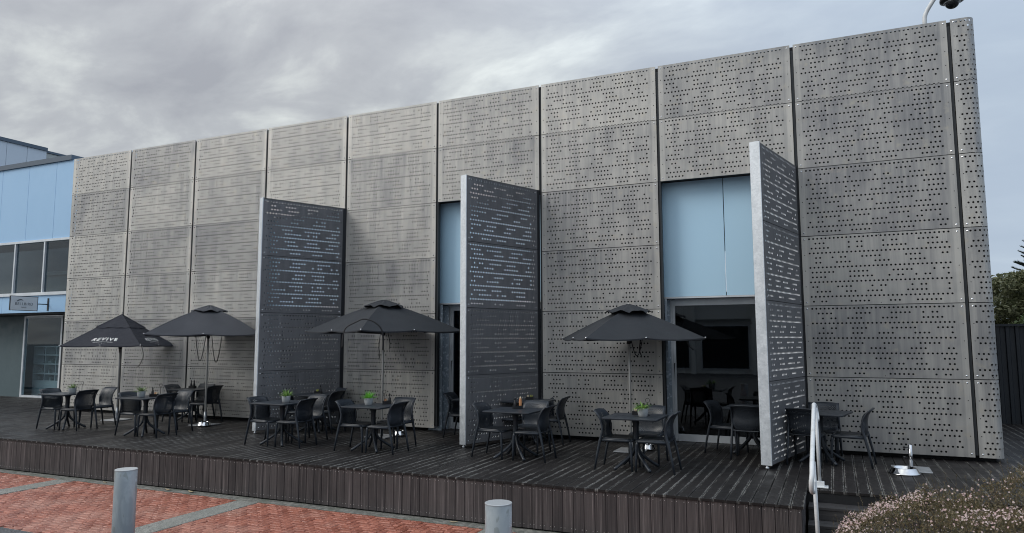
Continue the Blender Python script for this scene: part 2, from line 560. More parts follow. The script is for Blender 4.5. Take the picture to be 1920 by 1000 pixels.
NET = net_mat()
CANVAS = mat('charcoal_canvas', (0.028, 0.031, 0.037), 0.85)
g = G(CANVAS)
g.set('Base Color', g.mix(g.noise(g.geo(), 2.5, 5), (0.017, 0.020, 0.026), (0.030, 0.035, 0.043)))
wv = g.noise(g.geo(), 400.0, 2); g.bump(g.math('ADD', g.math('MULTIPLY', wv, 0.2), g.noise(g.geo(), 6.0, 3)), 0.35, 0.02)
CANVAS2 = mat('black_canvas', (0.014, 0.016, 0.026), 0.8)
g = G(CANVAS2)
g.set('Base Color', g.mix(g.noise(g.geo(), 3.0, 5), (0.009, 0.011, 0.020), (0.019, 0.022, 0.034)))
g.bump(g.noise(g.map(g.geo(), (1, 1, 4)), 5.0, 3), 0.6, 0.04)
CANVAS3 = mat('faded_charcoal_canvas', (0.06, 0.064, 0.072), 0.85)
g = G(CANVAS3)
g.set('Base Color', g.mix(g.noise(g.geo(), 2.5, 5), (0.034, 0.037, 0.046), (0.060, 0.064, 0.076)))
g.bump(g.noise(g.geo(), 5.0, 3), 0.3, 0.02)
ALU = mat('brushed_aluminium_pole', (0.52, 0.52, 0.50), 0.4, 0.35)
STEEL = mat('polished_stainless', (0.60, 0.60, 0.61), 0.10, 1.0)
PLATE = mat('galvanised_plate', (0.40, 0.42, 0.44), 0.42, 0.6)
g = G(PLATE); g.set('Base Color', g.mix(g.noise(g.geo(), 7.0, 5), (0.24, 0.26, 0.28), (0.55, 0.57, 0.60)))
CORD = mat('black_cord', (0.012, 0.012, 0.015), 0.7)
LETTER = mat('white_print', (0.78, 0.78, 0.76), 0.7)
POT = mat('concrete_pot', (0.30, 0.32, 0.33), 0.8)
g = G(POT); g.set('Base Color', g.mix(g.noise(g.geo(), 25.0, 5), (0.22, 0.235, 0.245), (0.42, 0.44, 0.45)))
SOIL = mat('potting_soil', (0.02, 0.015, 0.01), 0.95)


def leafmat(name, a, b, rough=0.45, trans=0.25):
    m = mat(name, a, rough)
    g = G(m)
    c = g.mix(g.island(), a, b)
    g.set('Base Color', c)
    tl = g.new('ShaderNodeBsdfTranslucent'); g.l.new(c, tl.inputs[0])
    mx = g.new('ShaderNodeMixShader'); mx.inputs[0].default_value = trans
    g.l.new(g.b.outputs[0], mx.inputs[1]); g.l.new(tl.outputs[0], mx.inputs[2])
    g.l.new(mx.outputs[0], g.n['Material Output'].inputs[0])
    return m


LEAF_G = leafmat('bright_green_leaf', (0.10, 0.36, 0.035), (0.26, 0.62, 0.09))
LEAF_F = leafmat('fresh_green_leaf', (0.10, 0.24, 0.045), (0.34, 0.50, 0.14))
LEAF_D = leafmat('dull_green_leaf', (0.09, 0.16, 0.06), (0.26, 0.36, 0.15))
TREE_L = leafmat('olive_tree_leaf', (0.10, 0.12, 0.055), (0.34, 0.34, 0.19), 0.5, 0.2)
PINE_L = leafmat('pine_needle', (0.022, 0.040, 0.030), (0.050, 0.075, 0.050), 0.6, 0.15)
SHRUB_L = leafmat('pale_shrub_leaf', (0.10, 0.15, 0.055), (0.22, 0.27, 0.11), 0.5, 0.2)
BUSH_L = leafmat('bronze_green_foliage', (0.075, 0.075, 0.032), (0.21, 0.155, 0.085), 0.6, 0.2)
BUSH_F = leafmat('pink_white_blossom', (0.66, 0.44, 0.44), (0.88, 0.74, 0.71), 0.7, 0.25)
BARK = mat('grey_brown_bark', (0.08, 0.06, 0.045), 0.9)
FENCE = mat('dark_blue_steel_fence', (0.006, 0.009, 0.014), 0.5)
g = G(FENCE); g.set('Base Color', g.mix(g.noise(g.map(g.geo(), (1, 1, .2)), 6.0, 4), (0.006, 0.009, 0.014), (0.014, 0.020, 0.028)))
RAILP = mat('white_powder_coat', (0.66, 0.68, 0.70), 0.32)
g = G(RAILP); g.set('Base Color', g.mix(g.ramp(g.noise(g.geo(), 9.0, 5), .5, .75, 0, .5), (0.68, 0.70, 0.72), (0.42, 0.43, 0.43)))
BOLL = mat('painted_bollard', (0.3, 0.33, 0.36), 0.4, 0.15)
g = G(BOLL)
O = g.objc()
c = g.mix(g.ramp(g.noise(g.map(O, (1, 1, .5)), 4.0, 5, .6, 1.0), .42, .6), (0.42, 0.47, 0.51), (0.53, 0.58, 0.61))
c = g.mix(g.ramp(g.noise(g.map(O, (1.6, 1.6, .8), (3, 3, 1)), 5.5, 3, .5, .8), .60, .64, 0, .55), c, (0.30, 0.33, 0.32))
c = g.mix(g.ramp(g.noise(g.map(O, (3, 3, .6)), 9.0, 6, .7), .60, .72, 0, .5), c, (0.22, 0.22, 0.21))
c = g.mix(g.ramp(g.noise(g.map(O, (9, 9, 1.5)), 10.0, 3, .6), .70, .73, 0, .6), c, (0.62, 0.64, 0.65))
g.set('Base Color', c); g.set('Roughness', g.ramp(g.noise(O, 8.0), .3, .7, .3, .5))
CAPM = mat('bollard_cap_metal', (0.52, 0.54, 0.56), 0.4, 0.5)
DARKPL = mat('black_plastic', (0.010, 0.010, 0.012), 0.35)
BOTTLE = mat('amber_sauce_bottle', (0.55, 0.26, 0.12), 0.3)
CREAM = mat('cream_paper', (0.72, 0.62, 0.45), 0.6)
YELLOW = mat('yellow_green_sachet', (0.45, 0.46, 0.10), 0.5)
ORANGE = mat('orange_sachet', (0.60, 0.28, 0.12), 0.5)
DOME = mat('smoked_dome', (0.012, 0.014, 0.018), 0.08)
SIGNM = mat('pale_sign_board', (0.88, 0.90, 0.92), 0.5)
SIGNT = mat('grey_sign_lettering', (0.10, 0.12, 0.14), 0.6)
DRY = mat('dry_leaf', (0.45, 0.36, 0.22), 0.8)

# ================================================================= ground
GZ = -0.6


def structure(o):
    o['kind'] = 'structure'
    return o


mb = MB()
mb.add([(-700, -700, GZ - 0.09), (700, -700, GZ - 0.09), (700, 700, GZ - 0.09), (-700, 700, GZ - 0.09)], [(0, 1, 2, 3)])
structure(mb.obj('ground', FARG))
mb = MB(); mb.box(-60, -60, GZ - 0.08, 19.3, -6.99, GZ + 0.004)
mb.box(19.3, -60, GZ - 0.08, 60, -8.6, GZ + 0.004)
structure(mb.obj('road', ASPH))

# pavement: base, concrete bands, pavers
mb = MB(); mb.box(-12, -6.985, GZ - 0.07, 19.3, -4.44, GZ - 0.022)
pavement = structure(mb.obj('pavement', EDGE))
mb = MB(); mb.box(-12, -4.44, GZ - 0.07, 19.3, -4.20, GZ + 0.002)
link('edge_strip', mb.mesh('edge_strip', EDGE), pavement)
bands = [(2.42, 2.83), (6.77, 7.18), (11.09, 11.51), (15.42, 15.84)]
slab = MB(); slab.bbox(-0.207, -0.425, -0.06, 0.207, 0.425, 0.0, 0.006)
slab_me = slab.mesh('concrete_slab', CONC)
for b0, b1 in bands:
    for k in range(3):
        yc = -4.445 - 0.43 - k * 0.858
        link('concrete_slab', slab_me, pavement, ((b0 + b1) / 2, yc, GZ + 0.002 + 0.002 * (k % 2)))
pv = MB(); pv.bbox(-0.0965, -0.0465, -0.05, 0.0965, 0.0465, 0.0, 0.010)
pv_me = pv.mesh('paver', PAVER)
pavers = []
u = 0.1


def in_band(x0, x1):
    return any(x1 > b0 - 0.002 and x0 < b1 + 0.002 for b0, b1 in bands)


# herringbone: period-4 pattern on a 0.1 m grid
nx0, nx1, ny0, ny1 = 0, 195, -70, -44
occ = set()
for j in range(ny0, ny1):
    for i in range(nx0, nx1):
        k = (i + j) % 4
        if k == 0:
            pavers.append((i * u + u, j * u + u / 2, 0))
        elif k == 2 and True:
            pavers.append((i * u + u / 2 + 0, j * u + u, 1))
# keep the two-orientation herringbone: horizontal covers (i,j),(i+1,j) where k=0,1; vertical covers (i,j) k=2 and (i,j+1) k=3
good = []
for x, y, o in pavers:
    hx, hy = (0.1, 0.05) if o == 0 else (0.05, 0.1)
    if in_band(x - hx, x + hx) or y - hy < -6.99 or y + hy > -4.43 or x > 19.2:
        # cut paver: keep the part that fits
        x0, x1, y0, y1 = x - hx, x + hx, max(y - hy, -6.98), min(y + hy, -4.445)
        for b0, b1 in bands:
            if x1 > b0 and x0 < b1:
                if x0 < b0: x1 = b0 - 0.004
                elif x1 > b1: x0 = b1 + 0.004
                else: x1 = x0
        if x1 - x0 > 0.03 and y1 - y0 > 0.03 and x < 19.2:
            good.append((x0, x1, y0, y1, None))
        continue
    good.append((x, y, o, 0, 1))


def in_view(x, y, z):
    d = Vector((x, y, z)) - CAM
    zz = d.dot(fwd)
    if zz < 0.5: return False
    a, b = d.dot(r2) / zz * 1341.76 + 960, 500 - d.dot(u2) / zz * 1341.76
    return -30 < a < 1950 and b < 1030


cand = []
for gd in good:
    if gd[4] == 1 and in_view(gd[0], gd[1], GZ):
        cand.append(((Vector((gd[0], gd[1], GZ)) - CAM).length, gd))
cand.sort(key=lambda t: t[0])
near = set(id(c[1]) for c in cand[:280])
rest = MB()
for gd in good:
    dz = random.uniform(-0.004, 0.004)
    tx, ty = random.gauss(0, 0.032), random.gauss(0, 0.032)
    if gd[4] == 1:
        x, y, o = gd[:3]
        if x < 2 and not in_view(x, y, GZ): continue
        if id(gd) in near:
            link('paver', pv_me, pavement, (x, y, GZ + dz), (tx, ty, (pi / 2 if o else 0) + random.gauss(0, .008)))
        else:
            mt = Matrix.Translation((x, y, GZ + dz)) @ Matrix.Rotation(pi / 2 if o else 0, 4, 'Z') @ Matrix.Rotation(tx, 4, 'X') @ Matrix.Rotation(ty, 4, 'Y')
            rest.bbox(-0.0965, -0.0465, -0.05, 0.0965, 0.0465, 0.0, 0.010, mt)
    else:
        x0, x1, y0, y1 = gd[:4]
        if x0 < 2: continue
        rest.bbox(x0 + .003, y0 + .003, GZ - 0.05, x1 - .003, y1 - .003, GZ + dz, 0.007)
ro = rest.obj('pavers', PAVER, pavement); ro['kind'] = 'stuff'

# ================================================================= deck
FY = -4.25
mb = MB()
mb.box(-9, FY + 0.05, GZ - 0.05, 19.34, 12.0, -0.045)
mb.box(19.34, -3.2, GZ - 0.05, 28.0, 8.0, -0.045)
deck = structure(mb.obj('deck', BLACK))
PB = 0.1447


def board_mesh(name, ln, w, th, m, nails=None):
    b = MB()
    h = w / 2
    prof = [(-h, -th), (-h, -0.005), (-h + 0.005, 0), (h - 0.005, 0), (h, -0.005), (h, -th)]
    vs = [(x, -ln / 2, z) for x, z in prof] + [(x, ln / 2, z) for x, z in prof]
    n = 6
    fs = [(i, i + 1, n + i + 1, n + i)[::-1] for i in range(n - 1)] + [tuple(range(n)), tuple(reversed(range(n, 2 * n)))]
    b.add(vs, fs)
    if nails:
        b.cm = 1
        for (x, y) in nails:
            r = 0.005
            b.add([(x + r * cos(a), y + r * sin(a), 0.0015) for a in [k * pi / 3 for k in range(6)]], [tuple(range(6))])
    return b.mesh(name, [m, NAIL])


wdt = PB - 0.008
L1 = 1.0 - (FY - 0.012)
L0 = 2.75 - (FY - 0.012)
L2 = 6.2 + 3.21
nl = lambda L: [(sx, -L / 2 + 0.05) for sx in (-0.045, 0.045)] + [(sx, -L / 2 + 0.65) for sx in (-0.045, 0.045)]
bm_a = board_mesh('deck_board', L0, wdt, 0.028, DECK, nl(L0))
bm_b = board_mesh('deck_board', L1, wdt, 0.028, DECK, nl(L1))
bm_c = board_mesh('deck_board', L2, wdt, 0.028, DECK, nl(L2))
X = 19.385 - PB / 2
while X > -7.5:
    dy = random.uniform(-0.004, 0.004)
    if X < 0.3:
        link('deck_board', bm_a, deck, (X, FY - 0.012 + L0 / 2 + dy, random.uniform(-.0015, .0015)))
    else:
        link('deck_board', bm_b, deck, (X, FY - 0.012 + L1 / 2 + dy, random.uniform(-.0015, .0015)))
    X -= PB
X = 19.385 + PB / 2
while X < 25.8:
    link('deck_board', bm_c, deck, (X, -3.21 + L2 / 2, random.uniform(-.0015, .0015)))
    X += PB
# vertical fascia boards
FH = 0.545
fb = board_mesh('fascia_board', FH, PB - 0.004, 0.022, FASC, [(-0.045, FH / 2 - 0.035), (0.045, FH / 2 - 0.035), (-0.045, -FH / 2 + 0.05), (0.045, -FH / 2 + 0.05)])
# stand it up: local y -> z, local z -> -y
fbv = fb.copy()
fbv.transform(Matrix.Rotation(pi / 2, 4, 'X'))
X = 19.36 - PB / 2
while X > 0.0:
    link('fascia_board', fbv, deck, (X, FY + random.uniform(-.003, .003), -0.031 - FH / 2))
    X -= PB
k = 0
Yc = FY + 0.03 + PB / 2
while Yc < -3.25:
    link('fascia_board', fbv, deck, (19.365, Yc, -0.031 - FH / 2), (0, 0, pi / 2))
    Yc += PB
# steps down on the right
RISE, GO = 0.15, 0.30
tread_w = 0.143
for k in range(1, 4):
    zt = -RISE * k
    for q in range(2):
        b = MB(); ln = 5.2
        y0 = -3.2 - GO * (k - 1) - (q + 1) * 0.149
        b.box(-ln / 2, -tread_w / 2, -0.028, ln / 2, tread_w / 2, 0)
        if k == 1 and q == 0: step_me = b.mesh('step_board', STEPW)
        link('step_board', step_me, deck, (19.40 + 2.6, y0 + tread_w / 2, zt))
for k in range(0, 4):
    b = MB(); b.box(-2.6, -0.011, -0.075 + .014, 2.6, 0.011, 0.075 - .018)
    if k == 0: riser_me = b.mesh('riser_board', STEPW)
    link('riser_board', riser_me, deck, (22.0, -3.19 - GO * k + 0.012, -0.030 - RISE * k - 0.060))
b = MB()
for k in range(1, 4):
    b.box(19.42, -3.2 - GO * k + 0.02, GZ - .05, 24.6, -3.18 - GO * (k - 1), -RISE * k - 0.03)
b.obj('step_frame', BLACK, deck)
mb = MB(); mb.box(19.32, -8.6, GZ - .08, 30, -4.1, GZ + 0.02)
structure(mb.obj('garden_bed', EARTH))

# ================================================================= perforated sheets
PX, PZ = 0.0647, 0.0830
HR = 0.0168


def row_pattern(rng, ncol, r):
    if r % 3 == 0:
        return [(c, False) for c in range(ncol)]
    out = []
    c = rng.randint(-2, 2)
    while c < ncol - 1:
        ln = rng.choice([3, 4, 4, 4, 4, 5, 5, 6])
        if rng.random() < 0.22:
            seq = [c, c + 2, c + 3]; ln = 4
        else:
            seq = list(range(c, c + ln))
        out += [(q, True) for q in seq if 0 <= q < ncol - 1]
        c += ln + rng.choice([2, 3, 4, 4, 5])
    return out


def perf_mesh(name, W, H, ncol, nrow, mx, ztop, mats, seed, th=0.004, bend=None, both=False, dropz=0.0, rim=0):
    """sheet in the XZ plane, front at y=0 facing -y; x 0..W, z 0..H; really perforated"""
    rng = random.Random(seed)
    b = MB()
    T = (lambda x, y, z: (x, y, z)) if bend is None else bend
    front, back = [], []

    def quad(x0, x1, z0, z1):
        b.add([T(x0, 0, z0), T(x1, 0, z0), T(x1, 0, z1), T(x0, 0, z1)], [(0, 1, 2, 3)])
        if both:
            b.add([T(x0, th, z0), T(x1, th, z0), T(x1, th, z1), T(x0, th, z1)], [(3, 2, 1, 0)])

    def fill(x0, x1, z0, z1):
        if x1 - x0 < 1e-5: return
        if bend is None:
            quad(x0, x1, z0, z1)
        else:
            n = max(1, int((x1 - x0) / 0.035))
            for i in range(n):
                quad(x0 + (x1 - x0) * i / n, x0 + (x1 - x0) * (i + 1) / n, z0, z1)

    zcur = H
    for r in range(nrow):
        zc = H - ztop - r * PZ + dropz
        z1, z0 = zc + PZ / 2, zc - PZ / 2
        z1 = min(z1, zcur)
        if r == 0 or z1 < zcur:
            fill(0, W, z1, zcur)
        z0 = max(z0, 0)
        holes = sorted(row_pattern(rng, ncol, r))
        x = 0.0
        for c, hf in holes:
            xc = mx + c * PX + (PX / 2 if hf else 0)
            xa, xb = xc - PX / 2, xc + PX / 2
            if xb > W - 0.02: break
            fill(x, xa, z0, z1)
            o8 = [(xc + HR * cos(a), zc + HR * sin(a)) for a in [(-3 * pi / 4) + k * pi / 4 for k in range(8)]]
            q8 = [(xa, z0), (xc, z0), (xb, z0), (xb, zc), (xb, z1), (xc, z1), (xa, z1), (xa, zc)]
            vs = [T(p[0], 0, p[1]) for p in o8] + [T(p[0], 0, p[1]) for p in q8] + [T(p[0], th, p[1]) for p in o8]
            fs = []
            for k in range(8):
                fs.append((k, 8 + k, 8 + (k + 1) % 8, (k + 1) % 8))
            b.add(vs, fs)
            b.cm = rim
            b.add(vs[:8] + vs[16:], [(k, (k + 1) % 8, 8 + (k + 1) % 8, 8 + k) for k in range(8)])
            b.cm = 0
            if both:
                vs = [T(p[0], th, p[1]) for p in o8] + [T(p[0], th, p[1]) for p in q8]
                b.add(vs, [(k, (k + 1) % 8, 8 + (k + 1) % 8, 8 + k) for k in range(8)])
            x = xb
        fill(x, W, z0, z1)
        zcur = z0
    fill(0, W, 0, zcur)
    # folded edges
    d = 0.022
    b.add([T(0, 0, 0), T(W, 0, 0), T(W, d, 0), T(0, d, 0)], [(0, 3, 2, 1)])
    b.add([T(0, 0, H), T(W, 0, H), T(W, d, H), T(0, d, H)], [(0, 1, 2, 3)])
    b.add([T(0, 0, 0), T(0, d, 0), T(0, d, H), T(0, 0, H)], [(0, 1, 2, 3)])
    b.add([T(W, 0, 0), T(W, d, 0), T(W, d, H), T(W, 0, H)], [(3, 2, 1, 0)])
    # bolts
    b.cm = 1
    bl = []
    for xx in (0.045, W - 0.045):
        for zz in (0.05, H - 0.05):
            bl.append((xx, zz, 0.014, 0))
    for xx in (0.045, W - 0.045):
        for q in range(1, 4):
            bl.append((xx, 0.05 + (H - 0.1) * q / 4, 0.0075, 1))
    bl.append((W / 2, 0.03, 0.007, 1)); bl.append((W / 2 + .01, H - 0.03 if dropz == 0 else H - .03, 0.007, 1))
    for xx, zz, rr, kind in bl:
        if bend is not None and xx > W / 2: continue
        b.cm = 1 if kind == 0 else 2
        vs = [(xx + rr * cos(a), -0.001, zz + rr * sin(a)) for a in [k * pi / 4 for k in range(8)]] + [(xx, -0.001 - rr * 0.6, zz)]
        b.add(vs, [(k, (k + 1) % 8, 8) for k in range(8)])
    b.cm = 0
    return b.mesh(name, mats)


# ================================================================= main building
CW = 2.4131
ROWZ = [0.065 + 1.2 * k for k in range(6)] + [7.125]
TOPH = 7.125 - 6.065 - 0.012
building = thing('cafe_building', 'long cafe building clad in weathered perforated metal panels behind the timber deck', 'building', (0, 0, 0))
PW, PH = CW - 0.056, 1.2 - 0.012
NV = 8
panel_me = [perf_mesh('cladding_panel', PW, PH, 33, 14, 0.125, 0.045, [FACADE, BOLT, BLACK], 100 + i) for i in range(NV)]
top_me = [perf_mesh('cladding_panel', PW, TOPH, 33, 13, 0.125, 0.052, [FACADE, BOLT, BLACK], 200 + i) for i in range(4)]
OPEN = (3, 5, 7)
for c in range(9):
    for r in range(6):
        if c in OPEN and r < 4: continue
        me = top_me[(c * 3 + 1) % 4] if r == 5 else panel_me[(c * 5 + r * 3) % NV]
        link('cladding_panel', me, building, (c * CW + 0.028, random.uniform(-.002, .002), ROWZ[r] + 0.006), (0, 0, 0))
# rounded corner strip
CX0, CFLAT, CR = 21.745, 0.215, 0.125


def bend(x, y, z):
    if x <= CFLAT: return (x, y, z)
    a = (x - CFLAT) / CR
    if a <= pi / 2:
        return (CFLAT + (CR - y) * sin(a), CR - (CR - y) * cos(a), z)
    return (CFLAT + CR - y, CR + (a - pi / 2) * CR, z)


CWID = CFLAT + CR * pi / 2 + 0.10
for r in range(6):
    H = TOPH if r == 5 else PH
    me = perf_mesh('corner_panel', CWID, H, 9, 13 if r == 5 else 14, 0.085, 0.05, [FACADE, BOLT, BLACK], 300 + r, bend=bend)
    link('corner_panel', me, building, (CX0, 0, ROWZ[r] + 0.006))
# side elevation (two bays)
SX = CX0 + CFLAT + CR
for c in range(2):
    for r in range(6):
        me = top_me[c] if r == 5 else panel_me[(c * 3 + r) % NV]
        link('cladding_panel', me, building, (SX, CR + 0.15 + c * CW, ROWZ[r] + 0.006), (0, 0, pi / 2))
# dark backing walls (never touch the sheets)
mb = MB()
x = 0.06
for c in range(9):
    if c in OPEN: continue
    x0, x1 = c * CW + (0.06 if c == 0 else 0.02), (c + 1) * CW - 0.03
    if c == 8: x1 = SX - 0.10
    mb.box(x0, 0.14, 0.09, x1, 0.16, 7.13)
    mb.box(x0 + (0.05 if c > 0 else 0), 0.16, -0.04, x1 - (0.42 if (c + 1) in OPEN else 0.0), 0.70, 6.60)
for c in OPEN:
    mb.box(c * CW - 0.03 + .001, 0.14, 4.89, (c + 1) * CW + 0.02 - .001, 0.30, 7.13)
mb.box(0.05, 0.70, 4.93, SX - 0.1, 12.0, 6.55)
mb.box(SX - 0.12, 0.45, -0.04, SX - 0.10, 12.0, 6.55)
mb.obj('backing_wall', BLACK, building)
mb = MB()
for c in range(10):   # vertical rails behind the joints
    if c < 9 or True:
        mb.box(c * CW - 0.02, 0.03, 0.1, c * CW + 0.02, 0.125, 7.02)
for c in OPEN: mb.box((c + 1) * CW - 0.03, 0.13, 0.02, (c + 1) * CW + 0.018, 0.66, 4.88)
mb.obj('fixing_rails', mat('dark_fixing_rail', (0.05, 0.055, 0.06), 0.5, 0.4), building)

# openings: pale blue panels, frames, doors, columns
GY = 0.56
for c in OPEN:
    x0, x1 = c * CW + 0.028, (c + 1) * CW - 0.028
    xs = [x0 - 0.5, x0 + 1.09, x1 + 0.45]
    for a, b_ in zip(xs[:-1], xs[1:]):
        mb = MB(); mb.box(0.007, 0, 0, (b_ - a) - 0.007, 0.03, 2.19)
        mb.obj('infill_panel', BLUE2, building, (a, 0.31, 2.705))
    mb = MB(); mb.box(xs[0], 0.302, 2.67, xs[-1], GY + 0.05, 2.702)
    mb.obj('sill_flashing', FRAME, building)
    # zinc column at the left jamb
    mb = MB()
    mb.box(x0 - 0.30, 0.19, 0, x0 + 0.02, 0.202, 2.655)
    mb.box(x0 - 0.30, 0.47, 0, x0 + 0.02, 0.482, 2.655)
    mb.box(x0 - 0.15, 0.203, 0, x0 - 0.13, 0.469, 2.655)
    mb.obj('steel_column', COLUMN, building)
    # glazed door
    da, db = x0 - 0.03 + (0.0), x1 + 0.02
    mb = MB()
    mb.box(da, GY - 0.03, 0.004, da + 0.075, GY + 0.05, 2.665)
    mb.box(da + 0.078, GY - 0.02, 0.006, da + 0.125, GY + 0.04, 2.66)
    mb.box(db - 0.12, GY - 0.03, 0.004, db, GY + 0.05, 2.665)
    mb.box(da + 0.128, GY - 0.028, 2.545, db - 0.123, GY + 0.05, 2.665)
    mb.box(da + 0.128, GY - 0.018, 0.006, db - 0.123, GY + 0.04, 0.135)
    dr = mb.obj('glazed_door', FRAME, building)
    mb = MB(); mb.box(da + 0.126, GY, 0.136, db - 0.121, GY + 0.008, 2.544)
    mb.obj('glass', GLASS, dr)
    mb = MB(); mb.cs = True
    mb.tube([(da + 0.10, GY - 0.02, 1.45), (da + 0.10, GY - 0.055, 1.45), (da + 0.10, GY - 0.055, 1.05), (da + 0.10, GY - 0.02, 1.05)], 0.009, 8)
    mb.obj('handle', DARKPL, dr)
    # room behind
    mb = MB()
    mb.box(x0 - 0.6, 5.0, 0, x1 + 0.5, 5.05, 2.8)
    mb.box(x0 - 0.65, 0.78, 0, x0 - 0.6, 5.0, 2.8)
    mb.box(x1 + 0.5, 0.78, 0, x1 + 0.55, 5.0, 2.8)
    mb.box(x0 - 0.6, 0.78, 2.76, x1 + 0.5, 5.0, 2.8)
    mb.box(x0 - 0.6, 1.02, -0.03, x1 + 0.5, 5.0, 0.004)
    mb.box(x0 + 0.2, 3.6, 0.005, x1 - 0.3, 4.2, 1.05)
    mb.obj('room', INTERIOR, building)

# ================================================================= swung-out perforated screens
fins = [((9.685, -0.008), (8.87, -1.83), 'left of the three perforated screens, beside the two leftmost umbrellas'),
        ((14.47, -0.008), (13.78, -1.80), 'middle of the three perforated screens, between the two large right umbrellas'),
        ((19.315, -0.008), (18.85, -2.03), 'right perforated screen, nearest the white handrail, with a pale dented edge')]
FL, FT, FHt = 1.96, 0.165, 4.86
RH = (FHt - 0.02) / 4
fin_me = [perf_mesh('perforated_panel', FL - 0.10, RH - 0.010, 27, 14, 0.085, 0.048, [SCREEN, BOLT, BLACK, CUTEDGE], 400 + i, both=True, th=0.007, rim=3) for i in range(6)]
fi = 0
for (fx, fy), (nx, ny), lab in fins:
    ang = math.atan2(fy - ny, fx - nx)              # local +x runs from the outer edge towards the wall
    dirv = Vector((cos(ang), sin(ang), 0))
    origin = Vector((fx, fy, 0)) - dirv * FL
    S = thing('perforated_screen', 'tall dark ' + lab, 'screen', origin, ang, 'perforated screens swung out from the facade')
    for k in range(4):
        link('perforated_panel', fin_me[(fi * 4 + k) % 6], S, (0.012, 0, 0.07 + RH * k), (0, 0, 0))
    # outer galvanised post: sheet front is local y=0, depth goes +y
    mb = MB()
    mb.bbox(-0.010, 0.0065, 0.055, 0.010, FT, 0.055 + FHt + 0.012, 0.004)
    mb.obj('edge_post', GALV, S)
    mb = MB()
    mb.box(FL - 0.089, 0.004, 0.05, FL - 0.002, 0.03, 0.055 + FHt)
    mb.box(FL - 0.085, 0.09, 0.05, FL - 0.02, FT, 0.055 + FHt)
    mb.obj('hinge_post', mat('dark_post', (0.02, 0.022, 0.026), 0.5, 0.3), S)
    for k in range(5):
        mb = MB(); zz = 0.07 + RH * k - (0.012 if k == 4 else 0.0) + (0.012 if k == 0 else 0)
        mb.box(0.012, 0.020, zz - 0.02, FL - 0.09, FT - 0.008, zz + 0.02)
        mb.obj('frame_rail', mat('dark_rail', (0.03, 0.033, 0.038), 0.5, 0.3) if k == 0 and fi == 0 else bpy.data.materials['dark_rail'], S)
    mb = MB(); mb.cs = True
    mb.lathe([(0.012, 0.0), (0.026, 0.008), (0.028, 0.02), (0.016, 0.035), (0.013, 0.06)], 12, (0.02, 0.085, 0.0))
    mb.obj('foot', GALV, S)
    fi += 1

# ================================================================= left wing
wing = thing('blue_building', 'pale blue clad building with window band joining the metal facade at the left', 'building', (0, 1.6, 0))
WY = 1.6
xj = [-11.75, -10.32, -8.89, -7.46, -6.03, -4.60, -3.20, -1.78, -0.36, 0.9]
for a, b_ in zip(xj[:-1], xj[1:]):
    mb = MB(); mb.box(0.006, 0, 0, (b_ - a) - 0.006, 0.05, 7.735 - 5.22)
    mb.obj('cladding_panel', BLUE, wing, (a, 0, 5.22))
for a, b_ in ((-11.75, -8.6), (-8.6, -5.6), (-5.6, -3.72), (-3.72, 0.9)):
    mb = MB(); mb.box(0.005, 0, 0, (b_ - a) - 0.005, 0.05, 0.545)
    mb.obj('fascia_panel', BLUE, wing, (a, 0, 2.835))
mb = MB(); mb.box(-11.75, -0.06, 7.74, -2.42, 0.5, 7.90)
mb.obj('roof_flashing', FLASH, wing)
mb = MB(); mb.box(-11.75, 0.052, 5.19, 0.9, 0.5, 7.74); mb.box(-11.75, 0.052, 2.83, 0.9, 0.4, 3.39)
mb.obj('wall', PALE, wing)
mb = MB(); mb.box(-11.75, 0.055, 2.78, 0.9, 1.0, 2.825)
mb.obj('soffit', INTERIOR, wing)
# window band
mb = MB()
mb.box(-11.75, -0.03, 5.14, 0.9, 0.10, 5.215)
mb.box(-11.75, -0.05, 3.385, 0.9, 0.10, 3.485)
mx = [-9.64, -8.12, -6.60, -5.07, -3.55, -2.03, -0.5]
for x in mx: mb.box(x - 0.03, -0.02, 3.487, x + 0.03, 0.09, 5.138)
win = mb.obj('window_frame', FRAME, wing)
for a, b_ in zip(mx[:-1], mx[1:]):
    mb = MB(); mb.box(a + 0.031, 0.04, 3.488, b_ - 0.031, 0.05, 5.137)
    mb.obj('pane', GLASS3, win)
mb = MB()
mb.box(-11.7, 3.0, 3.3, 0.8, 3.05, 6.9); mb.box(-11.7, 0.5, 5.2, 0.8, 1.6, 5.25); mb.box(-11.7, 0.42, 3.38, 0.8, 0.95, 3.42)
mb.obj('upper_room', ROOMC, wing)
mb = MB()
mb.box(-4.9, 1.0, 3.42, -1.0, 1.5, 4.15); mb.box(-4.9, 0.9, 4.15, -1.0, 1.55, 4.28)
for k in range(5): mb.box(-3.0 + k * .09, 1.0, 4.28, -2.94 + k * .09, 1.25, 4.28 + .55 + .06 * (k % 2))
mb.obj('office_shelf', PALE, wing)
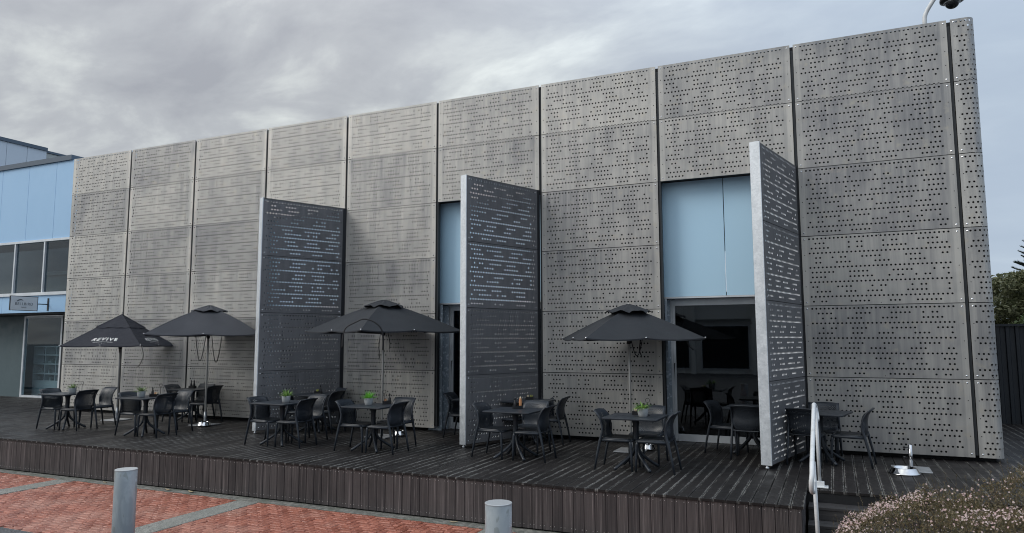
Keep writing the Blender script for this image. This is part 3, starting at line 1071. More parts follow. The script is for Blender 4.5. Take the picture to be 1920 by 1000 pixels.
# recessed ground floor
RY = 1.0
mb = MB(); mb.box(-11.75, RY, 0.0, -5.93, RY + 0.1, 2.78)
mb.obj('wall_panel', TEAL, wing)
mb = MB()
for x in (-5.90, -3.93):
    mb.box(x - 0.04, RY - 0.03, 0.002, x + 0.04, RY + 0.07, 2.775)
mb.box(-5.858, RY - 0.025, 0.002, -3.972, RY + 0.06, 0.07)
mb.box(-5.858, RY - 0.025, 2.70, -3.972, RY + 0.06, 2.774)
sf = mb.obj('shopfront', FRAME, wing)
mb = MB(); mb.box(-5.858, RY + 0.01, 0.071, -3.972, RY + 0.02, 2.699)
mb.obj('glass', GLASS2, sf)
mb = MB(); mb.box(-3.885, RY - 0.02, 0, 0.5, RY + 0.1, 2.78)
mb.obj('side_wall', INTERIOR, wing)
mb = MB()
mb.box(-8, 4.0, 0, 0, 4.05, 3.2); mb.box(-6.6, 1.1, 0, -6.55, 4.0, 2.8); mb.box(-3.3, 1.12, 0, -3.25, 4.0, 2.8); mb.box(-6.5, 1.12, -.03, -3.3, 4.0, .004)
mb.obj('shop_room', TEAL, wing)
# white shelf unit inside the shop
sh = thing('display_shelf', 'white cubby shelf with small goods behind the shop glass at the far left', 'shelf', (-6.05, 1.6 + RY + 0.45, 0))
mb = MB()
SW, SH = 1.75, 1.72
mb.box(0, 0, 0.0, SW, 0.35, 0.55)
for z in (0.78, 1.12, 1.43, SH): mb.box(0, 0, z - 0.02, SW, 0.35, z + 0.02)
for x in (0, 0.62, 1.2, SW): mb.box(x - 0.018, 0.001, 0.55, x + 0.018, 0.349, SH + .018)
mb.obj('carcass', WHITE, sh)
mb = MB()
for k in range(16):
    xx = random.uniform(0.05, 1.6); zz = random.choice([0.55, 0.80, 1.14])
    s = random.uniform(0.04, 0.09)
    mb.bbox(xx, 0.08, zz + .001, xx + s, 0.2, zz + random.uniform(.06, .2), 0.01)
for k in range(12):
    a = 0.1 + k * 0.04
    mb.bbox(a, 0.03, 0.801, a + 0.05, 0.3, 0.83 + .04 * random.random(), 0.01)
mb.obj('goods', PALE, sh)
# upper storey set back, wall facing right
UX = -9.0
for (ya, yb) in ((1.2, 1.76), (1.766, 2.53), (2.536, 3.29)):
    mb = MB(); mb.box(UX - 0.06, ya + 0.004, 7.9, UX, yb - 0.004, 9.56); mb.obj('upper_cladding_panel', BLUEGREY, wing)
mb = MB(); mb.box(UX - 0.3, 3.30, 7.9, UX - 0.12, 9.0, 9.52); mb.obj('upper_wall', PALE, wing)
mb = MB(); mb.box(UX - 0.34, 1.1, 9.565, UX + 0.05, 3.30, 9.70); mb.box(UX - 0.38, 3.30, 9.53, UX - 0.08, 9.0, 9.62); mb.obj('upper_roof_flashing', FLASH, wing)
mb = MB(); mb.box(UX - 3, 0.5, 7.9, UX - 0.31, 9.0, 9.5); mb.obj('upper_core', PALE, wing)


# lettering
def text_mesh(txt, size, mat_, name, shear=0.0, off=0.0, space=1.0, ext=0.002):
    cu = bpy.data.curves.new(name, 'FONT')
    cu.body = txt; cu.size = size; cu.align_x = 'CENTER'; cu.align_y = 'CENTER'
    cu.shear = shear; cu.offset = off; cu.space_character = space; cu.extrude = ext
    o = bpy.data.objects.new(name, cu)
    COL.objects.link(o)
    dg = bpy.context.evaluated_depsgraph_get()
    me = bpy.data.meshes.new_from_object(o.evaluated_get(dg))
    bpy.data.objects.remove(o)
    me.materials.clear(); me.materials.append(mat_)
    return me


sg = thing('hanging_sign', 'small pale BELLBIRD sign on a dark bracket under the upper windows at the left', 'sign', (-3.2, WY, 3.08))
mb = MB(); mb.box(-0.018, -1.17, -0.21, 0.018, -0.36, 0.21); bd = mb.obj('board', SIGNM, sg)
mb = MB()
for (a, b_, c_, d_) in ((-1.185, -0.345, 0.211, 0.226), (-1.185, -0.345, -0.226, -0.211)):
    mb.box(-0.02, a, c_, 0.02, b_, d_)
mb.box(-0.02, -1.185, -0.21, 0.02, -1.171, 0.21); mb.box(-0.02, -0.359, -0.21, 0.02, -0.345, 0.21)
mb.box(-0.015, -0.344, -0.015, 0.015, -0.02, 0.015); mb.box(-0.03, -0.02, -0.20, 0.03, -0.001, 0.20)
mb.obj('bracket', DARKPL, sg)
Rt = Matrix.Rotation(pi / 2, 4, 'Z') @ Matrix.Rotation(pi / 2, 4, 'X')
me = text_mesh('BELLBIRD', 0.12, SIGNT, 'lettering', 0, -0.001, 1.12)
link('lettering', me, bd, (0.0200, -0.765, -0.02), (pi / 2, 0, pi / 2))
me = text_mesh('BAKED', 0.045, SIGNT, 'lettering', 0, 0, 1.1)
link('lettering', me, bd, (0.0200, -0.765, -0.12), (pi / 2, 0, pi / 2))
mb = MB()
pts = smooth_path([(0.0205, -0.99, 0.06), (0.0205, -0.93, 0.10), (0.0205, -0.86, 0.115), (0.0205, -0.80, 0.09)], 4)
mb.tube(pts, [0.006, 0.009, 0.013, 0.015, 0.017, 0.017, 0.016, 0.014, 0.013, 0.011, 0.009, 0.007, 0.005][:len(pts)], 6, 1.0)
mb.obj('bird_mark', SIGNT, bd)

# ================================================================= chairs and tables
def make_chair():
    root = thing('chair', 'x', 'chair')
    # seat
    b = MB(); b.cs = True
    n = 10
    vs = []
    for iz, dz in ((0, 0.0), (1, -0.022)):
        for i in range(n + 1):
            for j in range(n + 1):
                s, t = i / n, j / n * 2 - 1
                x = -0.215 + s * 0.475
                hw = 0.205 + 0.03 * s
                # rounded front corners
                if s > 0.85: hw -= 0.03 * ((s - 0.85) / 0.15) ** 2
                y = t * hw
                dish = -0.016 * (1 - t * t) * sin(pi * min(1, s * 1.1)) + (-0.02 * max(0, s - 0.85) / 0.15)
                vs.append((x, y, 0.455 + dish + dz + 0.01 * t ** 4))
    m = (n + 1) ** 2
    fs = []
    for i in range(n):
        for j in range(n):
            a = i * (n + 1) + j
            fs.append((a, a + n + 1, a + n + 2, a + 1))
            fs.append((m + a, m + a + 1, m + a + n + 2, m + a + n + 1))
    for i in range(n):
        a, c_ = i * (n + 1), (i + 1) * (n + 1)
        fs.append((a, m + a, m + c_, c_)); a += n; c_ += n
        fs.append((a, c_, m + c_, m + a))
        fs.append((i, i + 1, m + i + 1, m + i)); q = n * (n + 1) + i
        fs.append((q, m + q, m + q + 1, q + 1))
    b.add(vs, fs)
    b.obj('seat', NET, root)
    # seat frame
    b = MB(); b.cs = True
    for sy in (-1, 1):
        b.tube([(-0.205, sy * 0.215, 0.43), (0.0, sy * 0.228, 0.432), (0.20, sy * 0.234, 0.434), (0.245, sy * 0.222, 0.43)], 0.019, 8, 1.2)
    b.tube([(0.25, -0.215, 0.428), (0.258, 0, 0.428), (0.25, 0.215, 0.428)], 0.018, 8, 1.1)
    b.obj('seat_frame', PLAST, root)
    # backrest shell
    b = MB(); b.cs = True
    nu, nv = 12, 12

    def prof(v):
        pts = [(0, -0.165), (0.12, -0.205), (0.3, -0.222), (0.5, -0.215), (0.75, -0.235), (0.9, -0.272), (1.0, -0.315)]
        for (a, xa), (c_, xc) in zip(pts[:-1], pts[1:]):
            if a <= v <= c_ + 1e-9:
                t = (v - a) / (c_ - a); t = t * t * (3 - 2 * t) * 0.5 + t * 0.5
                return xa + (xc - xa) * t
        return -0.315

    vs = []
    for side in (0, 1):
        for i in range(nv + 1):
            v = i / nv
            hw = 0.228 - 0.012 * sin(pi * v)
            if v < 0.22: hw -= 0.075 * ((0.22 - v) / 0.22) ** 2
            for j in range(nu + 1):
                t = j / nu * 2 - 1
                z = 0.425 + 0.425 * v - (0.014 * t ** 6 if v > 0.9 else 0)
                x = prof(v) + 0.062 * abs(t) ** 2.4 * (1 - 0.55 * v) + (0.02 * t * t if v > 0.5 else 0)
                vs.append((x - side * 0.010, t * hw, z))
    m = (nu + 1) * (nv + 1)
    fs = []
    for i in range(nv):
        for j in range(nu):
            a = i * (nu + 1) + j
            fs.append((a, a + 1, a + nu + 2, a + nu + 1))
            fs.append((m + a, m + a + nu + 1, m + a + nu + 2, m + a + 1))
    for j in range(nu):
        fs.append((j, m + j, m + j + 1, j + 1))
        a = nv * (nu + 1) + j
        fs.append((a, a + 1, m + a + 1, m + a))
    for i in range(nv):
        a = i * (nu + 1); c_ = a + nu + 1
        fs.append((a, c_, m + c_, m + a)); a += nu; c_ += nu
        fs.append((a, m + a, m + c_, c_))
    b.add(vs, fs)
    b.obj('backrest', NET, root)
    b = MB(); b.cs = True
    b.tube([(-0.298, -0.222, 0.836), (-0.314, -0.12, 0.846), (-0.32, 0, 0.85), (-0.314, 0.12, 0.846), (-0.298, 0.222, 0.836)], 0.010, 6)
    b.obj('top_rail', PLAST, root)
    for sy in (-1, 1):
        b = MB(); b.cs = True
        b.tube([(0.268, sy * 0.226, 0.0), (0.262, sy * 0.224, 0.2), (0.252, sy * 0.220, 0.38), (0.235, sy * 0.218, 0.44)], [0.0145, 0.018, 0.022, 0.020], 8)
        b.obj('leg', PLAST, root)
        b = MB(); b.cs = True
        b.tube([(-0.288, sy * 0.240, 0.0), (-0.250, sy * 0.232, 0.22), (-0.205, sy * 0.226, 0.42), (-0.172, sy * 0.224, 0.54), (-0.168, sy * 0.224, 0.62), (-0.196, sy * 0.225, 0.72), (-0.245, sy * 0.226, 0.80), (-0.292, sy * 0.224, 0.845)],
               [0.0145, 0.018, 0.022, 0.020, 0.017, 0.014, 0.012, 0.009], 8)
        b.obj('leg', PLAST, root)
    return root


def make_table():
    root = thing('table', 'x', 'table')
    b = MB()
    s, r = 0.41, 0.04
    poly = []
    for (cx, cy, a0) in ((s - r, s - r, 0), (-s + r, s - r, 90), (-s + r, -s + r, 180), (s - r, -s + r, 270)):
        for k in range(5):
            a = radians(a0 + k * 22.5)
            poly.append((cx + r * cos(a), cy + r * sin(a)))
    n = len(poly)
    vs = [(x * .985, y * .985, 0.742) for x, y in poly] + [(x, y, 0.752) for x, y in poly] + [(x, y, 0.764) for x, y in poly] + [(x * .992, y * .992, 0.768) for x, y in poly]
    fs = [tuple(reversed(range(n))), tuple(range(3 * n, 4 * n))]
    for L in range(3):
        fs += [(L * n + i, L * n + (i + 1) % n, (L + 1) * n + (i + 1) % n, (L + 1) * n + i) for i in range(n)]
    b.add(vs, fs)
    b.obj('tabletop', PLAST, root)
    b = MB(); b.cs = True
    b.lathe([(0.036, 0.24), (0.046, 0.30), (0.043, 0.45), (0.042, 0.62), (0.052, 0.69), (0.085, 0.730), (0.10, 0.741)], 20)
    b.obj('column', PLAST, root)
    for k in range(4):
        a = pi / 4 + k * pi / 2
        ca, sa = cos(a), sin(a)
        P = smooth_path([(0.028 * ca, 0.028 * sa, 0.46), (0.034 * ca, 0.034 * sa, 0.33), (0.085 * ca, 0.085 * sa, 0.22), (0.22 * ca, 0.22 * sa, 0.115), (0.375 * ca, 0.375 * sa, 0.020)], 3)
        b = MB(); b.cs = True
        b.tube(P, [0.014 + 0.010 * min(1, i / 4) for i in range(len(P))], 8, 0.9)
        b.obj('leg', PLAST, root)
    return root


chair0, table0 = make_chair(), make_table()
used = {'c': False, 't': False}
ZB = 0.003


def place(kind, x, y, deg, label, group):
    src = chair0 if kind == 'c' else table0
    if used[kind]:
        o = copy_tree(src)
    else:
        o = src; used[kind] = True
    o.location = (x, y, ZB); o.rotation_euler = (0, 0, radians(deg))
    o['label'] = label; o['group'] = group
    return o


CG, TG = 'grey resin chairs on the deck', 'square cafe tables on the deck'
sets = [
    ('farthest left table, under the REVIVE umbrella', (4.40, -2.75, 2), [(4.05, -2.74, 2, 'left'), (4.74, -2.72, 182, 'right'), (4.55, -2.14, -95, 'wall')]),
    ('second table from the left with a potted fern', (6.97, -2.86, 0), [(6.66, -2.82, 0, 'left'), (7.24, -2.80, 180, 'right'), (7.05, -2.24, -94, 'wall')]),
    ('table behind the second umbrella pole', (5.82, -0.66, 3), [(5.42, -0.66, 8, 'left'), (6.20, -0.62, 184, 'right'), (5.62, -0.30, -86, 'wall')]),
    ('table with a spiky plant in front of the left screen', (10.42, -2.75, -2), [(10.12, -2.82, -3, 'left'), (10.77, -2.78, 182, 'right'), (10.50, -2.14, -96, 'wall')]),
    ('bare-topped table tucked behind, right beside the left screen', (9.74, -0.92, 0), [(9.56, -1.30, 28, 'left'), (10.04, -0.98, 184, 'right'), (9.66, -0.44, -90, 'wall')]),
    ('table with the brightest green plant, in front of the third umbrella pole', (12.38, -2.67, 0), [(12.08, -2.74, 3, 'left'), (12.72, -2.75, 180, 'right'), (12.50, -2.14, -93, 'wall')]),
    ('table with the amber sauce bottle right of the middle screen', (15.00, -2.46, 0), [(14.60, -2.42, -4, 'left'), (15.32, -2.46, 180, 'right'), (15.02, -1.86, -90, 'wall')]),
    ('table with a black caddy in the corner between middle screen and facade', (14.47, -0.66, 2), [(14.12, -0.78, -6, 'left'), (14.92, -0.62, 184, 'right'), (14.50, -0.22, -88, 'wall')]),
    ('plant table before the glass doors, under the right umbrella', (17.04, -2.66, 0), [(16.77, -2.69, 0, 'left'), (17.36, -2.68, 180, 'right'), (17.06, -2.02, -90, 'wall')]),
    ('table half hidden behind the right screen, near the glass', (18.45, -0.42, -4), [(18.05, -0.55, -16, 'left'), (18.46, -0.98, 86, 'near')]),
    ('table between right screen and white handrail', (19.52, -0.95, -12), [(19.32, -1.13, 81, 'near'), (19.55, -0.42, -94, 'wall'), (19.96, -0.98, 172, 'right')]),
    ('table hidden behind the middle screen by the narrow door', (13.42, -0.62, 0), [(12.98, -0.52, 2, 'left')]),
]
side_txt = {'left': 'resin chair on the left of the %s', 'right': 'resin chair on the right of the %s',
            'wall': 'resin chair on the facade side of the %s', 'near': 'resin chair, back to camera, at the %s'}
for nm, (tx, ty, tr), chs in sets:
    place('t', tx, ty, tr, 'square dark ' + nm, TG)
    for (x, y, d, s) in chs:
        short = nm.split(',')[0].replace('table with the amber sauce bottle right of the middle screen', 'amber-bottle table right of the middle screen').replace('second table from the left with a potted fern', 'second table from the left')
        if nm.startswith('farthest'): short = 'leftmost table, under the REVIVE umbrella'
        if 'at the facade' in nm: short = 'x'
        if 'tucked' in nm: short = 'bare table right beside the left screen'
        if nm.startswith('table half'): short = 'table half hidden behind the right screen'
        if 'table hidden' in nm: short = 'table hidden behind the middle screen'
        if 'spiky' in nm: short = 'spiky-plant table before the left screen'
        if 'brightest' in nm: short = 'table with the brightest green plant'
        if 'glass doors' in nm: short = 'plant table before the glass doors'
        if 'black caddy' in nm: short = 'corner table by the middle screen'
        place('c', x, y, d, side_txt[s] % short, CG)

# ================================================================= umbrellas
def umbrella(X, Y, top, rim, h, deg, p, canvas, label, captype, cords, base=0.50, sag=0.05):
    root = thing('patio_umbrella', label, 'umbrella', (X, Y, 0), 0, 'square patio umbrellas')
    th = radians(deg)
    cor = [Vector((h * 1.4142 * cos(th + k * pi / 2), h * 1.4142 * sin(th + k * pi / 2), 0)) for k in range(4)]
    ztop = top - 0.035

    def surf(k, s, t, dz=0.0):
        e0, e1 = cor[k], cor[(k + 1) % 4]
        q = e0.lerp(e1, t) * s
        tt = abs(((t * 2) % 1) - 0.5) * 2              # 1 on ribs, 0 midway
        z = ztop - (ztop - rim) * (s ** p) - sag * (1 - tt * tt) * s * (1.15 - s * 0.6)
        return (q.x, q.y, z + dz)
    b = MB(); b.cs = False
    ns, nt = 10, 8
    for k in range(4):
        for layer in (0, 1):
            vs = []
            for i in range(ns + 1):
                for j in range(nt + 1):
                    vs.append(surf(k, i / ns, j / nt, -0.006 * layer))
            fs = []
            for i in range(ns):
                for j in range(nt):
                    a = i * (nt + 1) + j
                    q = (a, a + nt + 1, a + nt + 2, a + 1)
                    fs.append(q if layer == 0 else q[::-1])
            b.cs = True
            b.add(vs, fs)
        # hem
        vs = []
        for j in range(nt + 1):
            a = Vector(surf(k, 1, j / nt)); vs += [a, a * 1.0 + Vector((0, 0, -0.022))]
        b.add(vs, [(2 * j, 2 * j + 1, 2 * j + 3, 2 * j + 2) for j in range(nt)])
    b.obj('canopy', canvas, root)
    # vent cap
    b = MB(); b.cs = True
    if captype == 'frill':
        n = 64; R = 0.41
        rings = []
        for q, (rr, zz) in enumerate(((0.02, 0.0), (0.13, -0.030), (0.26, -0.078), (R - 0.04, -0.130), (R, -0.165))):
            ring = []
            for i in range(n):
                a = 2 * pi * i / n
                sq = 1.0 / max(abs(cos(a - th)), abs(sin(a - th))) * 0.5 + 0.55
                rr2 = rr * (1 + 0.0 * sq)
                w = abs(sin(4 * (a - th + 0.25))) ** 0.8
                ring.append((rr2 * (1.0 - 0.05 * w) * cos(a), rr2 * (1 - 0.05 * w) * sin(a), top + 0.015 + zz + (0.045 * w * (q / 4) ** 3) + 0.008 * sin(13 * a + q)))
            rings.append(ring)
        vs = [p_ for r_ in rings for p_ in r_]
        fs = [(k * n + i, (k + 1) * n + i, (k + 1) * n + (i + 1) % n, k * n + (i + 1) % n) for k in range(4) for i in range(n)]
        fs.append(tuple(range(n)))
        b.add(vs, fs)
        b.obj('vent_cap', canvas, root)
    else:
        for k in range(4):
            vs = []
            S = 0.44
            for i in range(5):
                for j in range(nt + 1):
                    s = S * i / 4
                    x_, y_, z_ = surf(k, s, j / nt)
                    vs.append((x_, y_, z_ + 0.018 + 0.010 * (i / 4) ** 2 * sin(j * 2.1 + k)))
            b.add(vs, [(i * (nt + 1) + j, (i + 1) * (nt + 1) + j, (i + 1) * (nt + 1) + j + 1, i * (nt + 1) + j + 1) for i in range(4) for j in range(nt)])
        b.obj('vent_cap', canvas, root)
    # pole, ribs, runner
    b = MB(); b.cs = True
    b.lathe([(0.021, 0.02), (0.021, top - 0.05)], 14)
    pole = b.obj('pole', ALU, root)
    b = MB(); b.cs = True
    b.lathe([(0.012, 0), (0.02, 0.015), (0.014, 0.035), (0.004, 0.045)], 10, (0, 0, top - 0.01))
    b.obj('finial', ALU, pole)
    hub = rim - 0.02
    b = MB(); b.cs = True
    b.lathe([(0.024, hub - 0.08), (0.042, hub - 0.06), (0.045, hub - 0.01), (0.024, hub + 0.01)], 12)
    b.obj('runner', DARKPL, pole)
    for k in range(4):
        for t in (0, 0.5):
            b = MB()
            P = [Vector(surf(k, s, t, -0.02)) for s in (0.04, 0.35, 0.7, 0.985)]
            b.tube(P, 0.009, 5)
            Q = Vector(surf(k, 0.5, t, -0.025))
            b.tube([(0.03 * Q.x / Q.length, 0.03 * Q.y / Q.length, hub - 0.02), Q], 0.007, 5)
            rb = b.obj('rib', ALU, root)
            tip = Vector(surf(k, 1.0, t))
            b = MB(); b.cs = True
            b.lathe([(0.006, -0.013), (0.013, -0.006), (0.013, 0.006), (0.006, 0.013)], 8, tip + tip.normalized() * 0.006)
            b.obj('rib_tip', BOLT, rb)
    # base
    b = MB()
    b.bbox(-base / 2, -base / 2, 0.006, base / 2, base / 2, 0.020, 0.003)
    b.cs = True
    b.lathe([(0.028, 0.02), (0.028, 0.30)], 12)
    b.obj('base_plate', PLATE, root)
    for cpts, rr in cords:
        b = MB(); b.cs = True
        b.tube(smooth_path(cpts, 5), rr, 6)
        b.obj('tie_cord', CORD, root)
    # world-position helper for lettering
    return root, surf, cor


def loop(x, y, z0, w, d, ang):
    ca, sa = cos(ang), sin(ang)
    pts = []
    for t in range(0, 9):
        a = t / 8
        q = w * sin(pi * a) * (1 if t < 99 else 1)
        pts.append((x + ca * (w * (a - 0.5) * 1.2), y + sa * (w * (a - 0.5) * 1.2), z0 - d * sin(pi * a)))
    return pts


u1, s1, c1 = umbrella(3.84, -1.12, 2.585, 1.80, 0.92, 71, 0.98, CANVAS2, 'black REVIVE umbrella over the leftmost table', 'lap',
                      [([(0.03, -0.03, 1.85), (0.06, -.06, 1.7), (0.03, -.05, 1.62), (-.02, -.02, 1.75), (-.01, -.01, 1.86)], 0.006)], sag=0.035)
tip = Vector(s1(2, 1.0, 1.0))
tip = [Vector(s1(k, 1.0, 0.0)) for k in range(4)]
nearc = max(tip, key=lambda v: v.x - v.y * 0.6)
b = MB(); b.cs = True
b.tube(smooth_path([nearc + Vector((0, 0, .05)), nearc + Vector((.03, .03, -.08)), nearc + Vector((.05, .05, -.25)), nearc + Vector((0.0, .02, -.42)), nearc + Vector((-.05, -.01, -.50))], 4), 0.012, 6, 0.3)
b.obj('tie_strap', CORD, u1)
u2_, s2, c2 = umbrella(6.64, -1.03, 2.70, 2.05, 1.15, 87, 1.35, CANVAS3, 'faded charcoal umbrella, second from the left, behind the left screen edge', 'frill',
                       [(loop(0.16, 0.10, 2.03, 0.20, 0.62, 0.4), 0.008), (loop(-0.18, -.05, 2.03, 0.20, 0.58, 0.4), 0.008)])
tip = [Vector(s2(k, 1.0, 0.0)) for k in range(4)]
lt = min(tip, key=lambda v: v.x * 0.9 + v.y * 0.1)
b = MB(); b.cs = True
b.tube(smooth_path([lt + Vector((0, 0, .0)), lt + Vector((.25, -.02, .16)), lt + Vector((.46, -.02, .30)), lt + Vector((.55, 0, .33))], 4), [0.022] * 13, 6, 0.35)
b.obj('tie_strap', CORD, u2_)
u3, s3, c3 = umbrella(11.50, -1.12, 2.70, 2.09, 1.13, 20, 1.2, CANVAS, 'charcoal umbrella over the bright plant table, left of the middle screen', 'frill',
                      [([(0.10, 0, 2.10), (.16, 0, 1.85), (.13, .02, 1.72)], 0.007), ([(-.06, 0, 2.10), (-.1, 0, 1.75), (-.08, .02, 1.5)], 0.007)])
tip = [Vector(s3(k, 1.0, 0.0)) for k in range(4)]
nr = min(tip, key=lambda v: (Vector((v.x + 11.5, v.y - 1.12, 0)) - Vector((CAM.x, CAM.y, 0))).length)
b = MB(); b.cs = True
lft = -Vector((r2.x, r2.y, 0)).normalized(); back = -Vector((fwd.x, fwd.y, 0)).normalized()
A = nr
pl = [A + lft * 0.33 + Vector((0, 0, -.32)), A + lft * 0.32 + Vector((0, 0, -.12)), A + lft * 0.26 + Vector((0, 0, .04)) + back * .02, A + lft * 0.08 + Vector((0, 0, .14)) + back * .02,
      A - lft * 0.05 + Vector((0, 0, .19)) + back * .02, A - lft * 0.22 + Vector((0, 0, .15)) + back * .02, A - lft * 0.36 + Vector((0, 0, .03)) + back * .02, A - lft * 0.40 + Vector((0, 0, -.15)), A - lft * 0.40 + Vector((0, 0, -.36))]
b.tube(smooth_path(pl, 4), 0.014, 6, 0.4)
b.obj('tie_strap', CORD, u3)
u4, s4, c4 = umbrella(16.52, -1.0, 2.50, 1.925, 0.985, 76, 1.12, CANVAS, 'charcoal umbrella with ruffled top in front of the blue wall, rightmost', 'frill',
                      [(loop(0.13, 0.02, 1.92, 0.17, 0.30, 0.4), 0.008), ([(.19, .05, 1.92), (.17, .05, 1.72), (.20, .05, 1.62)], 0.010)])
tip = [Vector(s4(k, 1.0, 0.5)) for k in range(4)]
rt = Vector(s4(3, 1.0, 0.85))
rr_ = max([Vector(s4(k, 1.0, t)) for k in range(4) for t in (0.1, 0.3, 0.9)], key=lambda v: v.x * .5 - v.y * 0.1)
b = MB(); b.cs = True
b.tube(smooth_path([rr_ + Vector((-.2, -.1, .02)), rr_ + Vector((-.2, -.1, -.06)), rr_ + Vector((-.16, -.1, -.13)), rr_ + Vector((-.10, -.08, -.18))], 4), 0.009, 6, 0.4)
b.obj('tie_strap', CORD, u4)


# REVIVE print laid on the two near facets of the first umbrella
def facet_text(root, surf, k, txts):
    for txt, size, s, t, shear, off in txts:
        me = text_mesh(txt, size, LETTER, 'lettering', shear, off, 1.32, 0.0)
        P0 = Vector(surf(k, s, t)); dt = (Vector(surf(k, s, t + .01)) - Vector(surf(k, s, t - .01))).normalized()
        ds = (Vector(surf(k, s - .02, t)) - Vector(surf(k, s + .02, t))).normalized()
        for v in me.vertices:
            # drape every vertex on the canvas
            a, c_ = v.co.x, v.co.y
            e0, e1 = cor1[k], cor1[(k + 1) % 4]
            elen = (e1 - e0).length * s
            hgt = (Vector(surf(k, 0, 0)) - Vector(surf(k, 1, .5))).length
            q = Vector(surf(k, s - c_ / hgt, t + a / elen))
            nrm_ = dt.cross(ds).normalized()
            v.co = q + nrm_ * 0.006
        link('lettering', me, [c for c in root.children if c.name.startswith('canopy')][0])


cor1 = c1
# facets: order them so text reads left to right seen from outside
for k in range(4):
    mid = (c1[k] + c1[(k + 1) % 4]) / 2
    facing = mid.dot(Vector((CAM.x - 3.84, CAM.y + 1.12, 0)).normalized())
    if facing > 0.15:
        big = mid.dot(Vector((0.8, -0.6, 0))) 
        facet_text(u1, s1, k, [('REVIVE', 0.150, 0.80, 0.50, 0.12, 0.003), ('ESPRESSO KITCHEN', 0.040, 0.885, 0.50, 0.0, 0.0), ('- * -', 0.06, 0.94, 0.5, 0, 0)])

# spare umbrella base on the right
sb = thing('umbrella_base', 'empty steel umbrella base plate with short socket, right of the white handrail', 'umbrella base', (20.72, -1.14, 0))
b = MB(); b.bbox(-0.25, -0.25, 0.006, 0.25, 0.25, 0.020, 0.003); b.obj('base_plate', PLATE, sb)
b = MB(); b.cs = True; b.lathe([(0.026, 0.02), (0.026, 0.36), (0.022, 0.36), (0.022, 0.2)], 14, (0, 0, 0), True, True); b.obj('socket', STEEL, sb)
b = MB(); b.cs = True
for zz in (0.18, 0.32):
    b.tube([(-0.03, 0, zz), (-0.065, -0.01, zz)], 0.006, 6)
    b.tube([(-0.065, -0.01, zz - .0), (-0.095, -0.012, zz)], 0.016, 8)
b.obj('clamp_knob', DARKPL, sb)

bowl = MB(); bowl.cs = True
bowl.lathe([(0.205, 0.0), (0.21, 0.008), (0.20, 0.014), (0.160, 0.078), (0.155, 0.084), (0.147, 0.080), (0.125, 0.035), (0.03, 0.025)], 32)
bowl_me = bowl.mesh('dog_bowl', STEEL)
for x, y, s, lab in ((20.60, -1.50, 1.0, 'large shiny steel bowl on the deck by the empty umbrella base'), (6.84, -1.24, 0.72, 'steel bowl at the foot of the second umbrella from the left'),
                     (11.76, -0.88, 0.68, 'steel bowl by the pole of the umbrella left of the middle screen'), (16.76, -0.78, 0.60, 'steel bowl under the rightmost umbrella')):
    o = link('dog_bowl', bowl_me, None, (x, y, 0.004 if x > 20 else 0.022)); o.scale = (s, s, s if x > 20 else 1.0)
    tag(o, lab, 'bowl', 'steel bowls at the umbrella bases')

# ================================================================= table-top things
TZ = 0.768 + ZB


def plant(x, y, seed, lm, n, ln, droop, width, label):
    rng = random.Random(seed)
    r = thing('potted_plant', label, 'potted plant', (x, y, TZ), rng.random() * 6, 'potted plants on the tables')
    b = MB(); b.cs = True
    b.lathe([(0.058, 0.0), (0.064, 0.006), (0.076, 0.06), (0.079, 0.118), (0.078, 0.122), (0.070, 0.122), (0.069, 0.10)], 24)
    b.obj('pot', POT, r)
    b = MB(); b.lathe([(0.068, 0.096), (0.068, 0.101)], 16); b.obj('soil', SOIL, r)
    b = MB()
    for i in range(n):
        a = rng.random() * 2 * pi
        el = rng.uniform(0.25, 1.35)
        L = ln * rng.uniform(0.7, 1.15)
        base = Vector((0.02 * cos(a), 0.02 * sin(a), 0.10))
        prev = base; pts = [base]
        e = el
        for q in range(4):
            prev = prev + Vector((cos(a) * cos(e), sin(a) * cos(e), sin(e))) * L / 4
            e -= droop * (0.5 + 0.5 * q)
            pts.append(prev)
        side = Vector((-sin(a), cos(a), 0))
        ws = [0.5, 1.0, 0.9, 0.55, 0.05]
        vs = []
        for p_, w in zip(pts, ws):
            vs += [p_ - side * width * w, p_ + Vector((0, 0, -width * w * 0.4)), p_ + side * width * w]
        fs = []
        for q in range(4):
            fs += [(3 * q, 3 * q + 1, 3 * q + 4, 3 * q + 3), (3 * q + 1, 3 * q + 2, 3 * q + 5, 3 * q + 4)]
        b.add(vs, fs)
    b.obj('leaves', lm, r)


plant(4.58, -2.78, 1, LEAF_D, 34, 0.16, 0.28, 0.011, 'small potted plant on the leftmost table')
plant(6.97, -2.98, 2, LEAF_D, 44, 0.17, 0.30, 0.011, 'potted fern on the second table from the left')
plant(10.56, -2.82, 3, LEAF_F, 70, 0.145, 0.05, 0.008, 'spiky yellow-green plant in a pot before the left screen')
plant(12.27, -2.66, 4, LEAF_G, 80, 0.155, 0.05, 0.009, 'vivid green spiky plant under the third umbrella')
plant(17.16, -2.70, 5, LEAF_F, 46, 0.155, 0.30, 0.012, 'leafy green plant in a grey pot before the glass doors')


def ring_stand(x, y, label, h=0.25):
    r = thing('table_number_stand', label, 'number stand', (x, y, TZ), 0, 'wire ring stands on the tables')
    b = MB(); b.cs = True
    b.lathe([(0.035, 0.0), (0.035, 0.006), (0.005, 0.01), (0.004, h - 0.07)], 12)
    pts = [(0.030 * sin(a) * rgt.x, 0.030 * sin(a) * rgt.y, h - 0.04 - 0.032 * cos(a)) for a in [k * pi / 8 for k in range(16)]]
    b.tube(pts + [pts[0]], 0.0035, 6)
    o = b.obj('ring', CORD, r)


